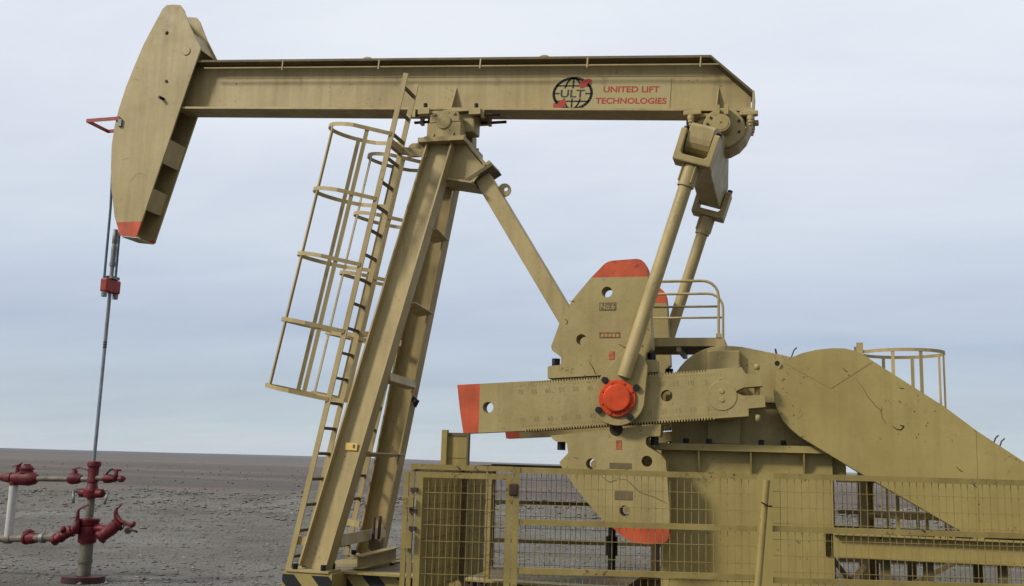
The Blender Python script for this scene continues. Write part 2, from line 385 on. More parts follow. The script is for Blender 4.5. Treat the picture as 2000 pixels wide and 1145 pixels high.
mb = MB(); mb.hexa([bm_(UT+.001, -BWD, -.031), bm_(UR-.002, -BWD, -.475), bm_(UR-.002, BWD, -.475), bm_(UT+.001, BWD, -.031), bm_(UT+.001, -BWD, -.001), bm_(UR, -BWD, -.44), bm_(UR, BWD, -.44), bm_(UT+.001, BWD, -.001)])
mb.build('sloping_flange', 'dark_paint', beam)
bbox(MB(), UR, UR+.022, -BWD, BWD, -BH, -.445).build('end_plate', 'paint', beam)
for u0, w_ in ((.06, .155), (3.38, .15)):
    for sg in (-1, 1):
        MB().prism([(sg*.015, -BH+.03), (sg*w_, -BH+.03), (sg*.015, -BH+.36)], u0, u0+.016, fn=lambda a, b, c: bm_(c, a, b)).build('stiffener', 'paint', beam)
for u0, r_ in ((-1.22, .10), (1.20, .10)):
    pts = [(u0+r_*math.cos(t*math.pi/12), r_*.9*math.sin(t*math.pi/12)) for t in range(13)]
    MB().prism(pts, -.02, .02, [circ(u0, .045, .022, 10)], fn=lambda a, b, c: bm_(a, c, b+.001)).build('lifting_lug', 'paint', beam)
bbox(MB(), 2.42, 2.75, -.05, .05, .001, .022).build('cover_plate', 'dark_paint', beam)
MB().tube([bm_(u, -BWD+.012, -.115) for u in (-3.55, -1, 1, 3.42)], .011, 8).build('grease_line', 'paint', beam)
for px in (552, 740, 938, 1147, 1368):
    p = at(px, 122, -.19); u0 = (p-B0).dot(BU)
    MB().bar(bm_(u0, -BWD-.004, -.02), bm_(u0, -BWD-.004, -.15), .018, .005, BU).build('line_clip', 'paint', beam)
bbox(MB(), -3.3, 3.28, -.0185, -.0145, -.20, -.118).build('doubler_strip', 'paint', beam)
# sign panel with the printed emblem
su0, su1, sv0, sv1 = 1.36, 2.82, -.64, -.215
bbox(MB(), su0, su1, -.0210, -.0195, sv0, sv1).build('sign_panel', 'sticker', beam)
SY = -.0222
lw, lh = su1-su0, sv1-sv0
def sp(a, b, k=0): return bm_(su0+a*lw, SY-k, sv1-b*lh)     # a,b fractions from the upper left corner
GC = (.168, .49); GRX, GRY = .245/lw*.98, .205/lh*.98
def ring(mb, fn, w_, n=40, t0=0, t1=2*math.pi):            # flat ribbon along a curve given in panel fractions
    pr = [fn(t0+(t1-t0)*k/n) for k in range(n+1)]
    P = [V((a*lw, b*lh, 0)) for a, b in pr]
    for k in range(n):
        d = (P[k+1]-P[k]); 
        if d.length < 1e-6: continue
        q = V((-d.y, d.x, 0)).normalized()*w_/2; d = d.normalized()*w_*.25
        c = [P[k]-d-q, P[k+1]+d-q, P[k+1]+d+q, P[k]-d+q]
        mb.add([sp(a.x/lw, a.y/lh) for a in c], [(0, 1, 2, 3)])
mb = MB()
ring(mb, lambda t: (GC[0]+GRX*math.cos(t), GC[1]+GRY*math.sin(t)), .034)
ring(mb, lambda t: (GC[0]+GRX*.45*math.cos(t), GC[1]+GRY*math.sin(t)), .022)
ring(mb, lambda t: (GC[0], GC[1]+GRY*(t/math.pi-1)), .022, 8)
for dy in (-.5, 0, .5): 
    k = math.sqrt(1-dy*dy); ring(mb, lambda t: (GC[0]+GRX*k*(t/math.pi-1), GC[1]+GRY*dy), .020, 8)
mb.build('emblem_globe', 'print_black', beam, recalc=False)
mb = MB()
bx0 = GC[0]-GRX*.70; mb.add([sp(GC[0]-GRX*.68, .335, .0006), sp(GC[0]+GRX*.68, .335, .0006), sp(GC[0]+GRX*.68, .64, .0006), sp(GC[0]-GRX*.68, .64, .0006)], [(0, 1, 2, 3)])
mb.build('emblem_band', 'sticker', beam, recalc=False)
mb = MB(); put_text(mb, 'ULT', sp(GC[0]-GRX*.64, .615, .0012), BU, BW, GRX*1.28*lw, .24*lh); mb.build('emblem_letters', 'print_black', beam, recalc=False)
for cx, cy, sg in ((GC[0]+.105, .175, 1), (GC[0]-.105, .83, -1)):
    mb = MB()
    lobe = [(-.054, .07), (-.046, -.04), (-.018, -.10), (.014, -.145), (.044, -.13), (.058, -.05), (.054, .04), (.040, .055), (.032, .0), (.024, -.02), (.016, .02), (.010, .09), (-.018, .15), (-.044, .15)]
    mb.prism([(cx+sg*a, cy+sg*b) for a, b in lobe], .0010, .0016, fn=lambda a, b, c: sp(a, b, c)); mb.build('emblem_mark', 'print_red', beam)
for body, a_, b_, wd in (('UNITED LIFT', .432, .455, .475), ('TECHNOLOGIES', .372, .80, .60)):
    mb = MB(); put_text(mb, body, sp(a_, b_, .0006), BU, BW, wd*lw, .185*lh); mb.build('lettering', 'print_red', beam, recalc=False)

# ---- horse head
HN = xz([(326, 10), (338, 9), (352, 10), (358, 18), (372, 54), (392, 94), (353, 207), (310, 333), (266, 463), (234, 460), (230, 445), (224, 425), (217.5, 370), (216.5, 330), (218, 285), (224, 245), (233, 210), (246, 170), (262, 130), (280, 88), (300, 50), (318, 17)], -.22)
CUT = at(250, 433.5, -.22).z
def split_z(poly, z, upper):
    out = []
    for i, a in enumerate(poly):
        b = poly[(i+1) % len(poly)]
        if (a[1] >= z) == upper: out.append(a)
        if (a[1] >= z) != (b[1] >= z):
            t = (z-a[1])/(b[1]-a[1]); out.append((a[0]+(b[0]-a[0])*t, z))
    return out
hh = [(lambda p: (p.x, p.z))(at(*q, -.22)) for q in ((326, 65), (325, 159))]
front = HN[10:]+HN[:1]
mb = MB()                            # curved track plate between the two cheeks
for i in range(len(front)-1):
    a, b = V((front[i][0], 0, front[i][1])), V((front[i+1][0], 0, front[i+1][1])); d = (b-a); nn = V((d.z, 0, -d.x)).normalized()
    if nn.x > 0: nn = -nn
    c = [a-nn*.004, b-nn*.004, b-nn*.022, a-nn*.022]
    mb.hexa([V((q.x, -.194, q.z)) for q in c]+[V((q.x, .194, q.z)) for q in c])
head = mb.build('horse_head', 'paint', PJ)
for y0, y1 in ((-.22, -.195), (.195, .22)):
    cz_ = CUT if y0 < 0 else CUT-.17
    mb = MB(); mb.prism(split_z(HN, cz_, True), y0, y1, [circ(a, b, .030 if i == 0 else .022, 12) for i, (a, b) in enumerate(hh)])
    mb.prism(split_z(HN, cz_, False), y0, y1, mi=1)
    mb.build('cheek_plate', ['paint', 'orange_paint'], head)
def crossplate(pa, pb, name='cross_plate', off=.03, y0=-.19, y1=.19, m='paint'):
    a, b = at(*pa, -.22), at(*pb, -.22); d = (b-a).normalized(); nn = V((-d.z, 0, d.x)); nn = nn if nn.x < 0 else -nn
    a += nn*off; b += nn*off
    mb = MB(); mb.bar(V((a.x, 0, a.z)), V((b.x, 0, b.z)), y1-y0, .012, (0, 1, 0)); return mb.build(name, m, head)
crossplate((333, 272), (317, 318)); crossplate((297, 367), (283, 409)); crossplate((374, 58), (390, 92)); crossplate((266, 463), (236, 460), 'bottom_plate', .012)
p = at(364, 100, -.22); MB().turned((p.x, -.2205, p.z), (0, -1, 0), [(0, .062), (.008, .062), (.010, .056)], 24).build('pivot_cover', 'paint', head)
p = at(320, 194, -.22); MB().tube([(p.x, -.2, p.z), (p.x-.03, -.29, p.z+.01)], .022, 8).build('lock_pin', 'bolt_steel', head)
p = at(325, 159, -.22); MB().turned((p.x, -.19, p.z), (0, -1, 0), [(0, .02), (.045, .02)], 6).build('bolt', 'bolt_steel', head)
p = at(233, 239, -.23); MB().box(p.x-.01, p.x+.045, -.25, -.221, p.z-.06, p.z+.04).build('hinge', 'galvanised', head)
a, b = at(234, 231, -.235), at(170, 236, -.235); c = V((b.x, .235, b.z)); d = V((a.x, .235, a.z))
mb = MB(); mb.bar(a, b, .01, .05, (0, 1, 0)); mb.bar(b+V((-.005, -.005, 0)), c+V((-.005, .005, 0)), .01, .05, (1, 0, 0)); mb.bar(c, d, .01, .05, (0, 1, 0)); mb.build('rope_guard', 'carrier_red', head)

# ---- centre bearing under the beam
zb = 6.79-BH-.004
mb = MB(); mb.box(-.16, .34, -.13, .13, 5.80, zb-.035)
cb = mb.build('centre_bearing', 'paint', PJ, bevel=.02)
MB().box(-.30, .44, -.20, .20, zb-.034, zb-.008).build('saddle_plate', 'paint', cb)
for sg in (-1, 1):
    y0, y1 = (-.345, -.15) if sg < 0 else (.15, .345)
    mb = MB(); mb.prism([(-.215, 5.665), (.235, 5.665), (.235, 5.87), (-.215, 5.87)], y0, y1); mb.build('bearing_housing', 'cast_paint', cb, bevel=.015)
    mb = MB(); mb.prism([(-.19, 5.876), (.215, 5.876), (.20, 5.99), (.13, 6.025), (-.11, 6.025), (-.18, 5.99)], y0+.012, y1-.012); mb.build('bearing_cap', 'cast_paint', cb, bevel=.015)
    ye = y0 if sg < 0 else y1
    MB().turned((.01, ye, 5.875), (0, sg, 0), [(0, .092), (.012, .092), (.016, .085)], 28).build('shaft_end', 'cast_paint', cb)
    for x in (-.12, .14):
        hexbolt((x, ye-sg*.014, 5.985), (0, sg, 0), .02, .022, cb, 'cast_paint')
        MB().prism([(sg*.0, 5.666), (sg*.06, 5.666), (sg*.0, 5.74)], x-.008, x+.008, fn=lambda a, b, c: (c, ye+a, b)).build('rib', 'cast_paint', cb)
    for x in (-.235, .255): hexbolt((x, ye-sg*.06, 5.667), (0, 0, 1), .03, .045, cb, 'cast_paint')
    MB().turned((.10, sg*.149, 5.885), (0, sg, 0), [(0, .21), (.05, .21)], 32).build('seal_ring', 'cast_paint', cb) if False else None
for x in (-.31, .37):
    for sg in (-1, 1):
        zt = 6.79+SL*x-BH
        MB().box(x-.075, x+.075, sg*.19-.045, sg*.19+.045, zt-.075, zt-.004).build('clamp_block', 'paint', cb)
        hexbolt((x, sg*.165, zt+.029), (0, 0, 1), .026, .055, cb)
for x0, x1 in ((-.46, -.34), (.46, .66)):
    for sg in (-1, 1):
        zt = 6.79+SL*x0-BH
        MB().box(x0-.02, x0+.02, sg*.15-.035, sg*.15+.035, zt-.10, zt-.005).build('adjuster_lug', 'paint', cb)
        MB().tube([(x0-.11, sg*.15, zt-.06), (x1+.02, sg*.15, zt-.06)], .02, 8).build('adjuster_screw', 'rust_steel', cb)
# ---- samson post
mb = MB(); mb.box(-.30, .30, -.42, .42, 5.607, 5.664); post = mb.build('samson_post', 'paint', PJ)
GP = xz([(829, 284), (908, 277), (946, 327), (925, 357), (866, 347)], -.2)
for y0, y1 in ((-.215, -.19), (.19, .215)):
    MB().prism([(GP[0][0], 5.606), (GP[1][0]+.02, 5.606), GP[2], GP[3], GP[4], (GP[0][0]-.06, 5.2)], y0, y1).build('gusset_plate', 'paint', post)
mb = MB(); mb.bar((-.06, 0, GP[4][1]-.014), (GP[3][0], 0, GP[3][1]-.014), .56, .024, (0, 1, 0)); mb.build('bottom_plate', 'paint', post)
mb = MB(); mb.bar((.30, 0, 5.60), (.53, 0, 5.33), .46, .024, (0, 1, 0)); mb.build('rear_plate', 'paint', post)
SA, SB = V((.44, 0, 5.235)), V((1.515, 0, 3.50)); sdir = (SB-SA).normalized(); snor = V((-sdir.z, 0, sdir.x))
sfin = SA + sdir*((2.74-SA.x)/sdir.x)
mb = MB(); mb.bar(SA-sdir*.06, SA-sdir*.02, .44, .40, (0, 1, 0)); mb.build('strut_flange', 'paint', post)
mb = MB(); mb.bar(SA-sdir*.018, SA+sdir*.022, .44, .40, (0, 1, 0)); mb.build('strut_flange', 'dark_paint', post)
MB().bar(SA+sdir*.022, sfin, .20, .205, (0, 1, 0)).build('rear_strut', 'paint', post, bevel=.012)
for t, oz in ((.30, .13), ):
    p = SA+sdir*t + V((sdir.z*-1, 0, sdir.x))*.15
    MB().prism(circ(p.x, p.z, .085, 20), -.015, .015, [circ(p.x+.02, p.z+.01, .028, 10)]).build('lifting_lug', 'paint', post)
for x, z in ((-.40, 5.545), ):
    MB().prism([(x-.075, z-.09), (x+.16, z-.09), (x+.16, z+.09), (x-.02, z+.09), (x-.06, z+.06), (x-.075, z+.02)], -.30, -.275, [circ(x, z, .035, 12)]).build('lifting_lug', 'paint', post)
def legp(sg, z):
    a, b = V((-1.09 if sg < 0 else -1.235, sg*.985, .43)), V((-.035 if sg < 0 else -.085, sg*.26, 5.60)); t = (z-a.z)/(b.z-a.z); return a+(b-a)*t
for sg in (-1, 1):
    MB().ibeam(legp(sg, .452), legp(sg, 5.605), .335, .215, (1, 0, -.2), .02, .016).build('leg', 'paint', post)
    f = legp(sg, .43); MB().box(f.x-.27, f.x+.25, f.y-.17, f.y+.17, .431, .455).build('foot_plate', 'paint', post)
    for dx in (-.20, .185):
        for dy in (-.12, .12): hexbolt((f.x+dx*.9, f.y+dy, .456), (0, 0, 1), .032, .06, post)
for z, h in ((2.66, .10), (1.75, .05), (.76, .13), (3.56, .05), (4.5, .06)):
    a, b = legp(-1, z), legp(1, z); MB().bar(a+V((.13, .09, 0)), b+V((.13, -.09, 0)), .11 if h > .08 else .20, h if h > .08 else .014, (1, 0, .2)).build('cross_brace', 'paint', post)
q = legp(-1, 1.72); d = (legp(-1, 3)-legp(-1, 1)).normalized(); pp = at(686, 872, q.y-.012)
MB().bar(pp-V((.075, 0, 0)), pp+V((.075, 0, -.004)), .006, .085, (0, 1, 0)).build('name_plate', 'brass', post)
mb = MB(); mb.bar(pp+V((.02, -.004, .0)), pp+V((.05, -.004, .0)), .001, .045, (0, 1, 0)); mb.build('plate_stamp', 'mark', post)
q = legp(1, 2.45); MB().tube([q+V((.17, -.05, .05)), q+V((.23, -.06, 0)), q+V((.21, -.05, -.07))], [.03, .045, .02], 7).build('cable_clamp', 'bolt_steel', post)
MB().tube([at(727, 1085, .2), at(731, 1010, .2)], .021, 8).build('anchor_rod', 'rust_steel', post)
MB().tube([at(737, 1084, .25), at(743, 1008, .25)], .021, 8).build('anchor_rod', 'rust_steel', post)
for px in (727, 739):
    p = at(px, 1085, .22); MB().box(p.x-.04, p.x+.04, .18, .27, .44, .72).build('anchor_block', 'dark_paint', post)
a = at(700, 1108, -.62); MB().ibeam((a.x, -.65, .52), (a.x+.10, .30, .56), .15, .12, (0, 0, 1), .014, .012).build('lashing_beam', 'paint', post)

# ---- two caged ladders against the post
LD = V((.191, 0, .9816)).normalized(); LN = V((-LD.z, 0, LD.x))           # along the ladder ; outwards from the post
def ladder_pt(y, z, out_=0.): return V((-.35-.195*(6.33-z), y, z)) + LN*out_
def ladder(yc, zlow, ztop, braces):
    mb = MB(); y0, y1 = yc-.185, yc+.185
    mb.bar(ladder_pt(y0, zlow), ladder_pt(y0, ztop), .065, .016, LN)
    lad = mb.build('ladder', 'paint', PJ)
    MB().bar(ladder_pt(y1, zlow), ladder_pt(y1, ztop), .065, .016, LN).build('side_rail', 'paint', lad)
    z = zlow+.14
    while z < ztop-.0:
        MB().bar(ladder_pt(y0+.009, z), ladder_pt(y1-.009, z), .034, .034, LN).build('rung', 'dark_paint', lad); z += .297
    def hoop_pt(zr, t):              # t 0..1 round the hoop from near rail to far rail
        o = ladder_pt(yc, zr); th = math.pi*(t*1.36-.18)
        return o + V((0, -.37*math.cos(th), 0)) + LN*(.40+.36*math.sin(th)) if .1 <= t <= .9 else None
    zs = [5.595-.805*k for k in range(5)]
    for zr in zs:
        P = [ladder_pt(y0-.012, zr)]
        o = ladder_pt(yc, zr)
        for k in range(17):
            th = math.pi*k/16; P.append(o + V((0, -.36*math.cos(th), 0)) + LN*(.44+.47*math.sin(th)))
        P.append(ladder_pt(y1+.012, zr))
        mb = MB()
        for k in range(len(P)-1):
            d = (P[k+1]-P[k]).normalized()*.003; mb.bar(P[k]-d, P[k+1]+d, .048, .007, LD)
        hp = mb.build('cage_hoop', 'paint', lad)
    for th in (0, .25, .52, .84):
        a = math.pi*th
        off = V((0, -.352*math.cos(a), 0)) + LN*(.44+.461*math.sin(a)) if th else V((0, -.29, 0)) + LN*.28
        tng = V((0, math.sin(a), 0)) + LN*math.cos(a) if th else V((0, -.15, 0)) + LN*.42
        MB().bar(ladder_pt(yc, zs[-1])+off-LD*.024, ladder_pt(yc, zs[0])+off+LD*.024, .05, .007, tng).build('cage_strap', 'paint', lad)
    for z, y, in braces:
        a = ladder_pt(y, z); MB().bar(a+V((.04, 0, 0)), a+V((.27, (1 if yc < 0 else -1)*.10, -.02)), .012, .075, (0, 1, 0)).build('wall_bracket', 'paint', lad)
    return lad
l1 = ladder(-.62, .12, 6.36, ((5.5, -.44), (3.2, -.46), (.88, -.46)))
l2 = ladder(.62, .45, 6.30, ((5.5, .44), (3.2, .46), (.9, .46)))
a = at(768, 293, -.80); b = at(800, 288, -.45); c = at(822, 305, -.38)
MB().bar(V((-.52, -.795, 5.50)), V((-.52, -.42, 5.50)), .06, .09, (1, 0, 0)).build('top_bracket', 'paint', l1)
MB().bar(V((-.49, -.43, 5.50)), V((-.20, -.36, 5.47)), .012, .10, (0, 1, 0)).build('top_bracket', 'paint', l1)
a = ladder_pt(-.62, .74); MB().box(a.x-.03, a.x+.22, -.78, -.70, a.z-.05, a.z+.05).build('foot_bracket', 'paint', l1)

# ---- base skid with hazard stripes
def striped(mb, x0, x1, y, z0, z1, pitch=.42, lean=.9, n0=0, mi0=0, mi1=1):   # slanted bands on a vertical face at plane y
    k = math.floor((x0-(z1-z0)*lean)/pitch*2)-1
    while True:
        a = k*pitch/2; 
        if a > x1+(z1-z0)*lean: break
        quad = [(a, z1), (a+pitch/2, z1), (a+pitch/2+(z1-z0)*lean, z0), (a+(z1-z0)*lean, z0)]
        def clip(poly, f, inside):
            o = []
            for i, p in enumerate(poly):
                q = poly[(i+1) % len(poly)]; fp, fq = f(p), f(q)
                if fp >= 0: o.append(p)
                if (fp >= 0) != (fq >= 0): t = fp/(fp-fq); o.append((p[0]+(q[0]-p[0])*t, p[1]+(q[1]-p[1])*t))
            return o
        pl = clip(clip(quad, lambda p: p[0]-x0, 1), lambda p: x1-p[0], 1) if quad else []
        if len(pl) > 2: mb.add([(p[0], y, p[1]) for p in pl], [tuple(range(len(pl)))], mi1 if k % 2 else mi0)
        k += 1
mb = MB(); mb.box(-1.40, -.80, -1.14, 1.14, -.05, .428); skid = mb.build('base_skid', 'sheet_paint', PJ)
mb = MB(); striped(mb, -1.40, -.80, -1.1435, .03, .40); mb.build('hazard_stripes', ['sheet_paint', 'black_paint'], skid, recalc=False)
for sg in (-1, 1):
    MB().ibeam((-.798, sg*.72, .225), (8.6, sg*.72, .225), .40, .22, (0, 0, 1), .022, .016).build('runner', 'sheet_paint', skid)
mb = MB(); striped(mb, -.795, 1.6, -.7305, .05, .40); mb.build('hazard_stripes', ['sheet_paint', 'black_paint'], skid, recalc=False)
for x in (.9, 2.3, 4.8, 6.6, 8.3): MB().box(x-.09, x+.09, -.60, .60, .06, .40).build('cross_member', 'dark_paint', skid)
MB().box(-.6, 2.4, -.6, .6, .408, .424).build('deck_plate', 'dark_paint', skid)

# ---- gearbox pedestal
PX0, PX1, PZ0, PZ1 = 2.76, 4.545, .43, 1.888
n0, n1 = at(1612, 1042, -.56), at(1612, 1090, -.56)
mb = MB(); mb.prism([(PX0, PZ0), (PX1, PZ0), (PX1, n1.z), (n0.x+.02, n1.z), (n0.x, n1.z+.02), (n0.x, n0.z), (PX1, n0.z), (PX1, PZ1), (PX0, PZ1)], -.57, -.545)
ped = mb.build('gearbox_pedestal', 'sheet_paint', PJ)
MB().box(PX0, PX1, .545, .57, PZ0, PZ1).build('side_panel', 'sheet_paint', ped)
MB().box(PX0+.001, PX0+.025, -.544, .544, PZ0, PZ1).build('end_panel', 'sheet_paint', ped)
MB().box(PX1-.16, PX1-.14, -.544, .544, PZ0, PZ1).build('end_panel', 'sheet_paint', ped)
MB().box(PX0-.06, PX1-.02, -.70, .70, 1.89, 1.962).build('top_flange', 'sheet_paint', ped)
for px in (1366, 1467, 1570):
    x = at(px, 895, -.6).x
    for sg in (-1, 1):
        MB().prism([(sg*.572, 1.888), (sg*.69, 1.888), (sg*.66, 1.80), (sg*.572, 1.60)], x-.009, x+.009, fn=lambda a, b, c: (c, a, b)).build('stiffener', 'sheet_paint', ped)
MB().box(PX1+.002, PX1+.14, -.5, -.40, 1.62, 1.86).build('side_bracket', 'sheet_paint', ped)

# ---- gear reducer
SH = at(1410, 773, -1.0); SHx, SHz = SH.x, SH.z
dome = [(SHx+.60*math.cos(t), SHz+.02+.57*math.sin(t)) for t in [math.radians(k) for k in range(200, 84, -8)]]
prof = [(2.86, 1.964), (2.86, 2.25)] + dome + [(3.62, 3.035), (4.06, 2.945), (4.62, 2.80), (4.78, 2.55), (4.78, 2.2), (4.66, 1.964)]
mb = MB(); mb.prism(prof, -.47, .47); gb = mb.build('gear_reducer', 'cast_paint', PJ, bevel=.03)
for x0, x1, z0, z1 in ((3.255, 3.605, 1.964, 2.985), ):
    for sg in (-1, 1):
        MB().box(x0, x1, *sorted((sg*.472, sg*.56)), z0, z1).build('housing_rib', 'cast_paint', gb, bevel=.015)
MB().box(4.33, 4.55, -.56, -.472, 1.964, 2.30).build('housing_rib', 'cast_paint', gb, bevel=.015)
for sg in (-1, 1): MB().box(2.80, 4.84, *sorted((sg*.471, sg*.53)), SHz-.035, SHz+.035).build('split_flange', 'cast_paint', gb)
for sg in (-1, 1):
    MB().turned((SHx, sg*.561, SHz), (0, sg, 0), [(0, .26), (.10, .24)], 32).build('bearing_boss', 'cast_paint', gb)
    MB().turned((SHx, sg*.66, SHz), (0, sg, 0), [(0, .13), (.30, .13)], 28).build('crank_shaft', 'rod_steel', gb)
for px in (1340, 1385, 1487, 1530):
    x = at(px, 865, -.6).x
    for sg in (-1, 1): hexbolt((x, sg*.62, 1.963), (0, 0, 1), .034, .055, gb)
for px in (1500, 1545):
    x = at(px, 700, -.3).x
MB().turned((4.62, -.30, 2.80), (.3, 0, 1), [(0, .02), (.08, .02)], 8).build('oil_plug', 'cast_paint', gb)
MB().tube([(4.0, -.3, 2.93), (3.98, -.3, 3.03)], .012, 6).build('dip_stick', 'bolt_steel', gb)

# ---- service platform on the reducer
pz = 3.07
mb = MB(); mb.box(2.40, 3.43, -.40, -.37, pz-.02, pz+.075); plat = mb.build('service_platform', 'paint', PJ)
MB().box(2.40, 3.43, .47, .50, pz-.02, pz+.075).build('edge_beam', 'paint', plat)
MB().box(3.40, 3.43, -.369, .469, pz-.02, pz+.075).build('edge_beam', 'paint', plat)
for k in range(11): 
    y = -.36+k*.078; MB().box(2.40, 3.398, y, y+.06, pz-.012, pz+.012).build('deck_plank', 'dark_paint', plat)
for k in (2.52, 2.9, 3.3): MB().box(k, k+.05, -.369, .469, pz-.075, pz-.022).build('bearer', 'paint', plat)
for y in (-.385, .485):
    zt, zm = 3.795, 3.50
    pts = [(2.47, y, pz+.05), (2.47, y, zt-.09), (2.495, y, zt-.03), (2.56, y, zt), (3.19, y, zt)] + [(3.19+.18*math.sin(R(a)), y, zt-.18+.18*math.cos(R(a))) for a in (18, 36, 54, 72, 90)] + [(3.37, y, pz+.04)]
    MB().tube(pts, .016, 10).build('hand_rail', 'paint', plat)
    MB().tube([(2.47, y, zm), (3.37, y, zm)], .013, 8).build('mid_rail', 'paint', plat)
    MB().box(3.34, 3.40, y-.025, y+.025, pz+.0755, pz+.12).build('rail_socket', 'paint', plat)
for x in (2.5, 3.36): MB().box(x-.03, x+.03, -.05, .05, 2.90, pz-.076).build('platform_post', 'paint', plat)

# ---- cranks, counterweights and pitmans
CR = [(893, 752), (898, 800), (905, 847), (1025, 841.5)]
def edge_teeth(pa, pb, Y, n, depth, outward):
    a, b = at(*pa, Y), at(*pb, Y); d = (b-a); nn = V((-d.z, 0, d.x)).normalized()
    if nn.z*outward < 0: nn = -nn
    o = []
    for k in range(n):
        for t, h in ((.05, 0), (.30, 1), (.55, 1), (.80, 0)):
            p = a + d*((k+t)/n) + nn*(h*depth); o.append((p.x, p.z))
    return o
def crank(y0):
    Y = -1.0
    pts = xz(CR, Y) + edge_teeth((1027, 843.5), (1394, 820), Y, 68, -.026, -1)[::1]
    pts += xz([(1396, 817.5), (1462, 813), (1462, 798), (1495, 795), (1493, 771), (1452, 773), (1434, 766), (1452, 757), (1489, 754), (1486, 732), (1456, 730), (1448, 717), (1383, 722)], Y)
    pts += edge_teeth((1380, 722), (1036, 744.5), Y, 64, -.026, 1)
    holes = [(lambda p: circ(p.x, p.z, .062, 18))(at(*q, Y)) for q in ((953, 796), (1302, 773))]
    cutp = at(936, 800, Y).x; tip_b = at(942, 846, Y).x
    def fn(a, b, c): return (a, c, b)
    # orange tip is its own face strip: split the outline at x = cut
    def splitx(poly, x, left):
        out = []
        for i, a in enumerate(poly):
            b = poly[(i+1) % len(poly)]
            if (a[0] <= x) == left: out.append(a)
            if (a[0] <= x) != (b[0] <= x): t = (x-a[0])/(b[0]-a[0]); out.append((x, a[1]+(b[1]-a[1])*t))
        return out
    mb = MB(); mb.prism(splitx(pts, cutp, False), y0, y0+.17, holes); mb.prism(splitx(pts, cutp, True), y0, y0+.17, mi=1)
    return mb.build('crank', ['cast_paint', 'orange_paint'], PJ)
WT = [(1069, 739), (1069, 717), (1073, 714.5), (1093, 713), (1095.5, 708), (1095, 697), (1077, 684), (1076, 676), (1093, 628.5), (1117, 586), (1152, 544), (1180, 515), (1188, 510.5), (1196, 508.5), (1243, 505), (1252, 507), (1259, 513), (1263, 522), (1266, 548), (1270, 620), (1273, 680), (1262, 690), (1260, 702), (1282, 703), (1284, 726.5)]
WB = [(1074, 851), (1080, 859), (1086, 863), (1103, 863), (1106.5, 867), (1109, 885), (1092, 903), (1098, 915), (1125, 955), (1170, 1010), (1216, 1048), (1228, 1056), (1243, 1061), (1265, 1063.5), (1290, 1062), (1301, 1059), (1306, 1050), (1307, 1000), (1304, 950), (1300, 900), (1290, 888), (1264, 872), (1260.5, 866), (1261, 856), (1266, 853), (1289, 852), (1291, 828.5)]
def weight(outline, y0, cutpx, upper, holes):
    P = xz(outline, -1.0); z = at(cutpx[0], cutpx[1], -1.0).z
    hs = [(lambda p: circ(p.x, p.z, r_, 18))(at(a, b, -1.0)) for a, b, r_ in holes]
    mb = MB()
    mb.prism(split_z(P, z, not upper), y0, y0+.24, hs); mb.prism(split_z(P, z, upper), y0, y0+.24, mi=1)
    return mb.build('counterweight', ['cast_paint', 'orange_paint'], PJ, bevel=0)
YC, YW = -1.0, -.985
ck = crank(YC)
wt = weight(WT, YW, (1205, 541), True, [(1185, 570, .060), (1135, 663, .060)])
wbm = weight(WB, YW, (1255, 1030), False, [(1154, 906, .058), (1263, 901, .058), (1220, 998, .058)])
# scale engraved along both edges of the crank
mb = MB(); ya = YC-.0015
for row, (pa, pb, sg) in enumerate((((1016, 751), (1407, 729), -1), ((1022, 834.5), (1414, 811.5), 1))):
    a, b = at(*pa, YC), at(*pb, YC); d = b-a; ud = d.normalized(); nn = V((-ud.z, 0, ud.x))*(-sg if True else 1)
    nn = V((-ud.z, 0, ud.x)) * (-1 if sg < 0 else 1)
    for k in range(71):
        p = a+d*(k/70); ln = .034 if k % 5 == 0 else .02; p.y = ya
        q = p + nn*ln; w_ = ud*.0026
        mb.add([p-w_, p+w_, q+w_, q-w_], [(0, 1, 2, 3)])
    for k in range(15):
        p = a+d*(1-k/14) + nn*(.052 if sg > 0 else .108); p.y = ya; s_ = str(k*5); wd = .030*len(s_)
        put_text(mb, s_, p-ud*(wd/2), ud, V((-ud.z, 0, ud.x)), wd, .048, bold=False)
sm_ = mb.build('scale_marks', 'scale_mark', ck, recalc=False); sm_['kind'] = 'stuff'
MB().turned((SHx+.0, YC-.001, SHz), (0, -1, 0), [(0, .155), (.005, .155), (.007, .150)], 40).build('shaft_end', 'cast_paint', ck)
for dz in (.045, -.045): MB().turned((SHx, YC-.008, SHz+dz), (0, -1, 0), [(0, .028), (.01, .022)], 12).build('shaft_plug', 'cast_paint', ck)
p = at(1391, 767, YC); mb = MB(); put_text(mb, 'E', p+V((-.02, -.002, -.03)), (1, 0, 0), (0, 0, 1), .045, .08); mb.build('stamped_letter', 'mark', ck, recalc=False)
for z0, z1 in ((2.20, 2.27), (2.46, 2.56), (2.74, 2.80)): MB().turned((3.795, YC+.085, z0), (0, 0, 1), [(0, .03), (z1-z0, .03)], 10).build('clamp_bolt', 'cast_paint', ck)
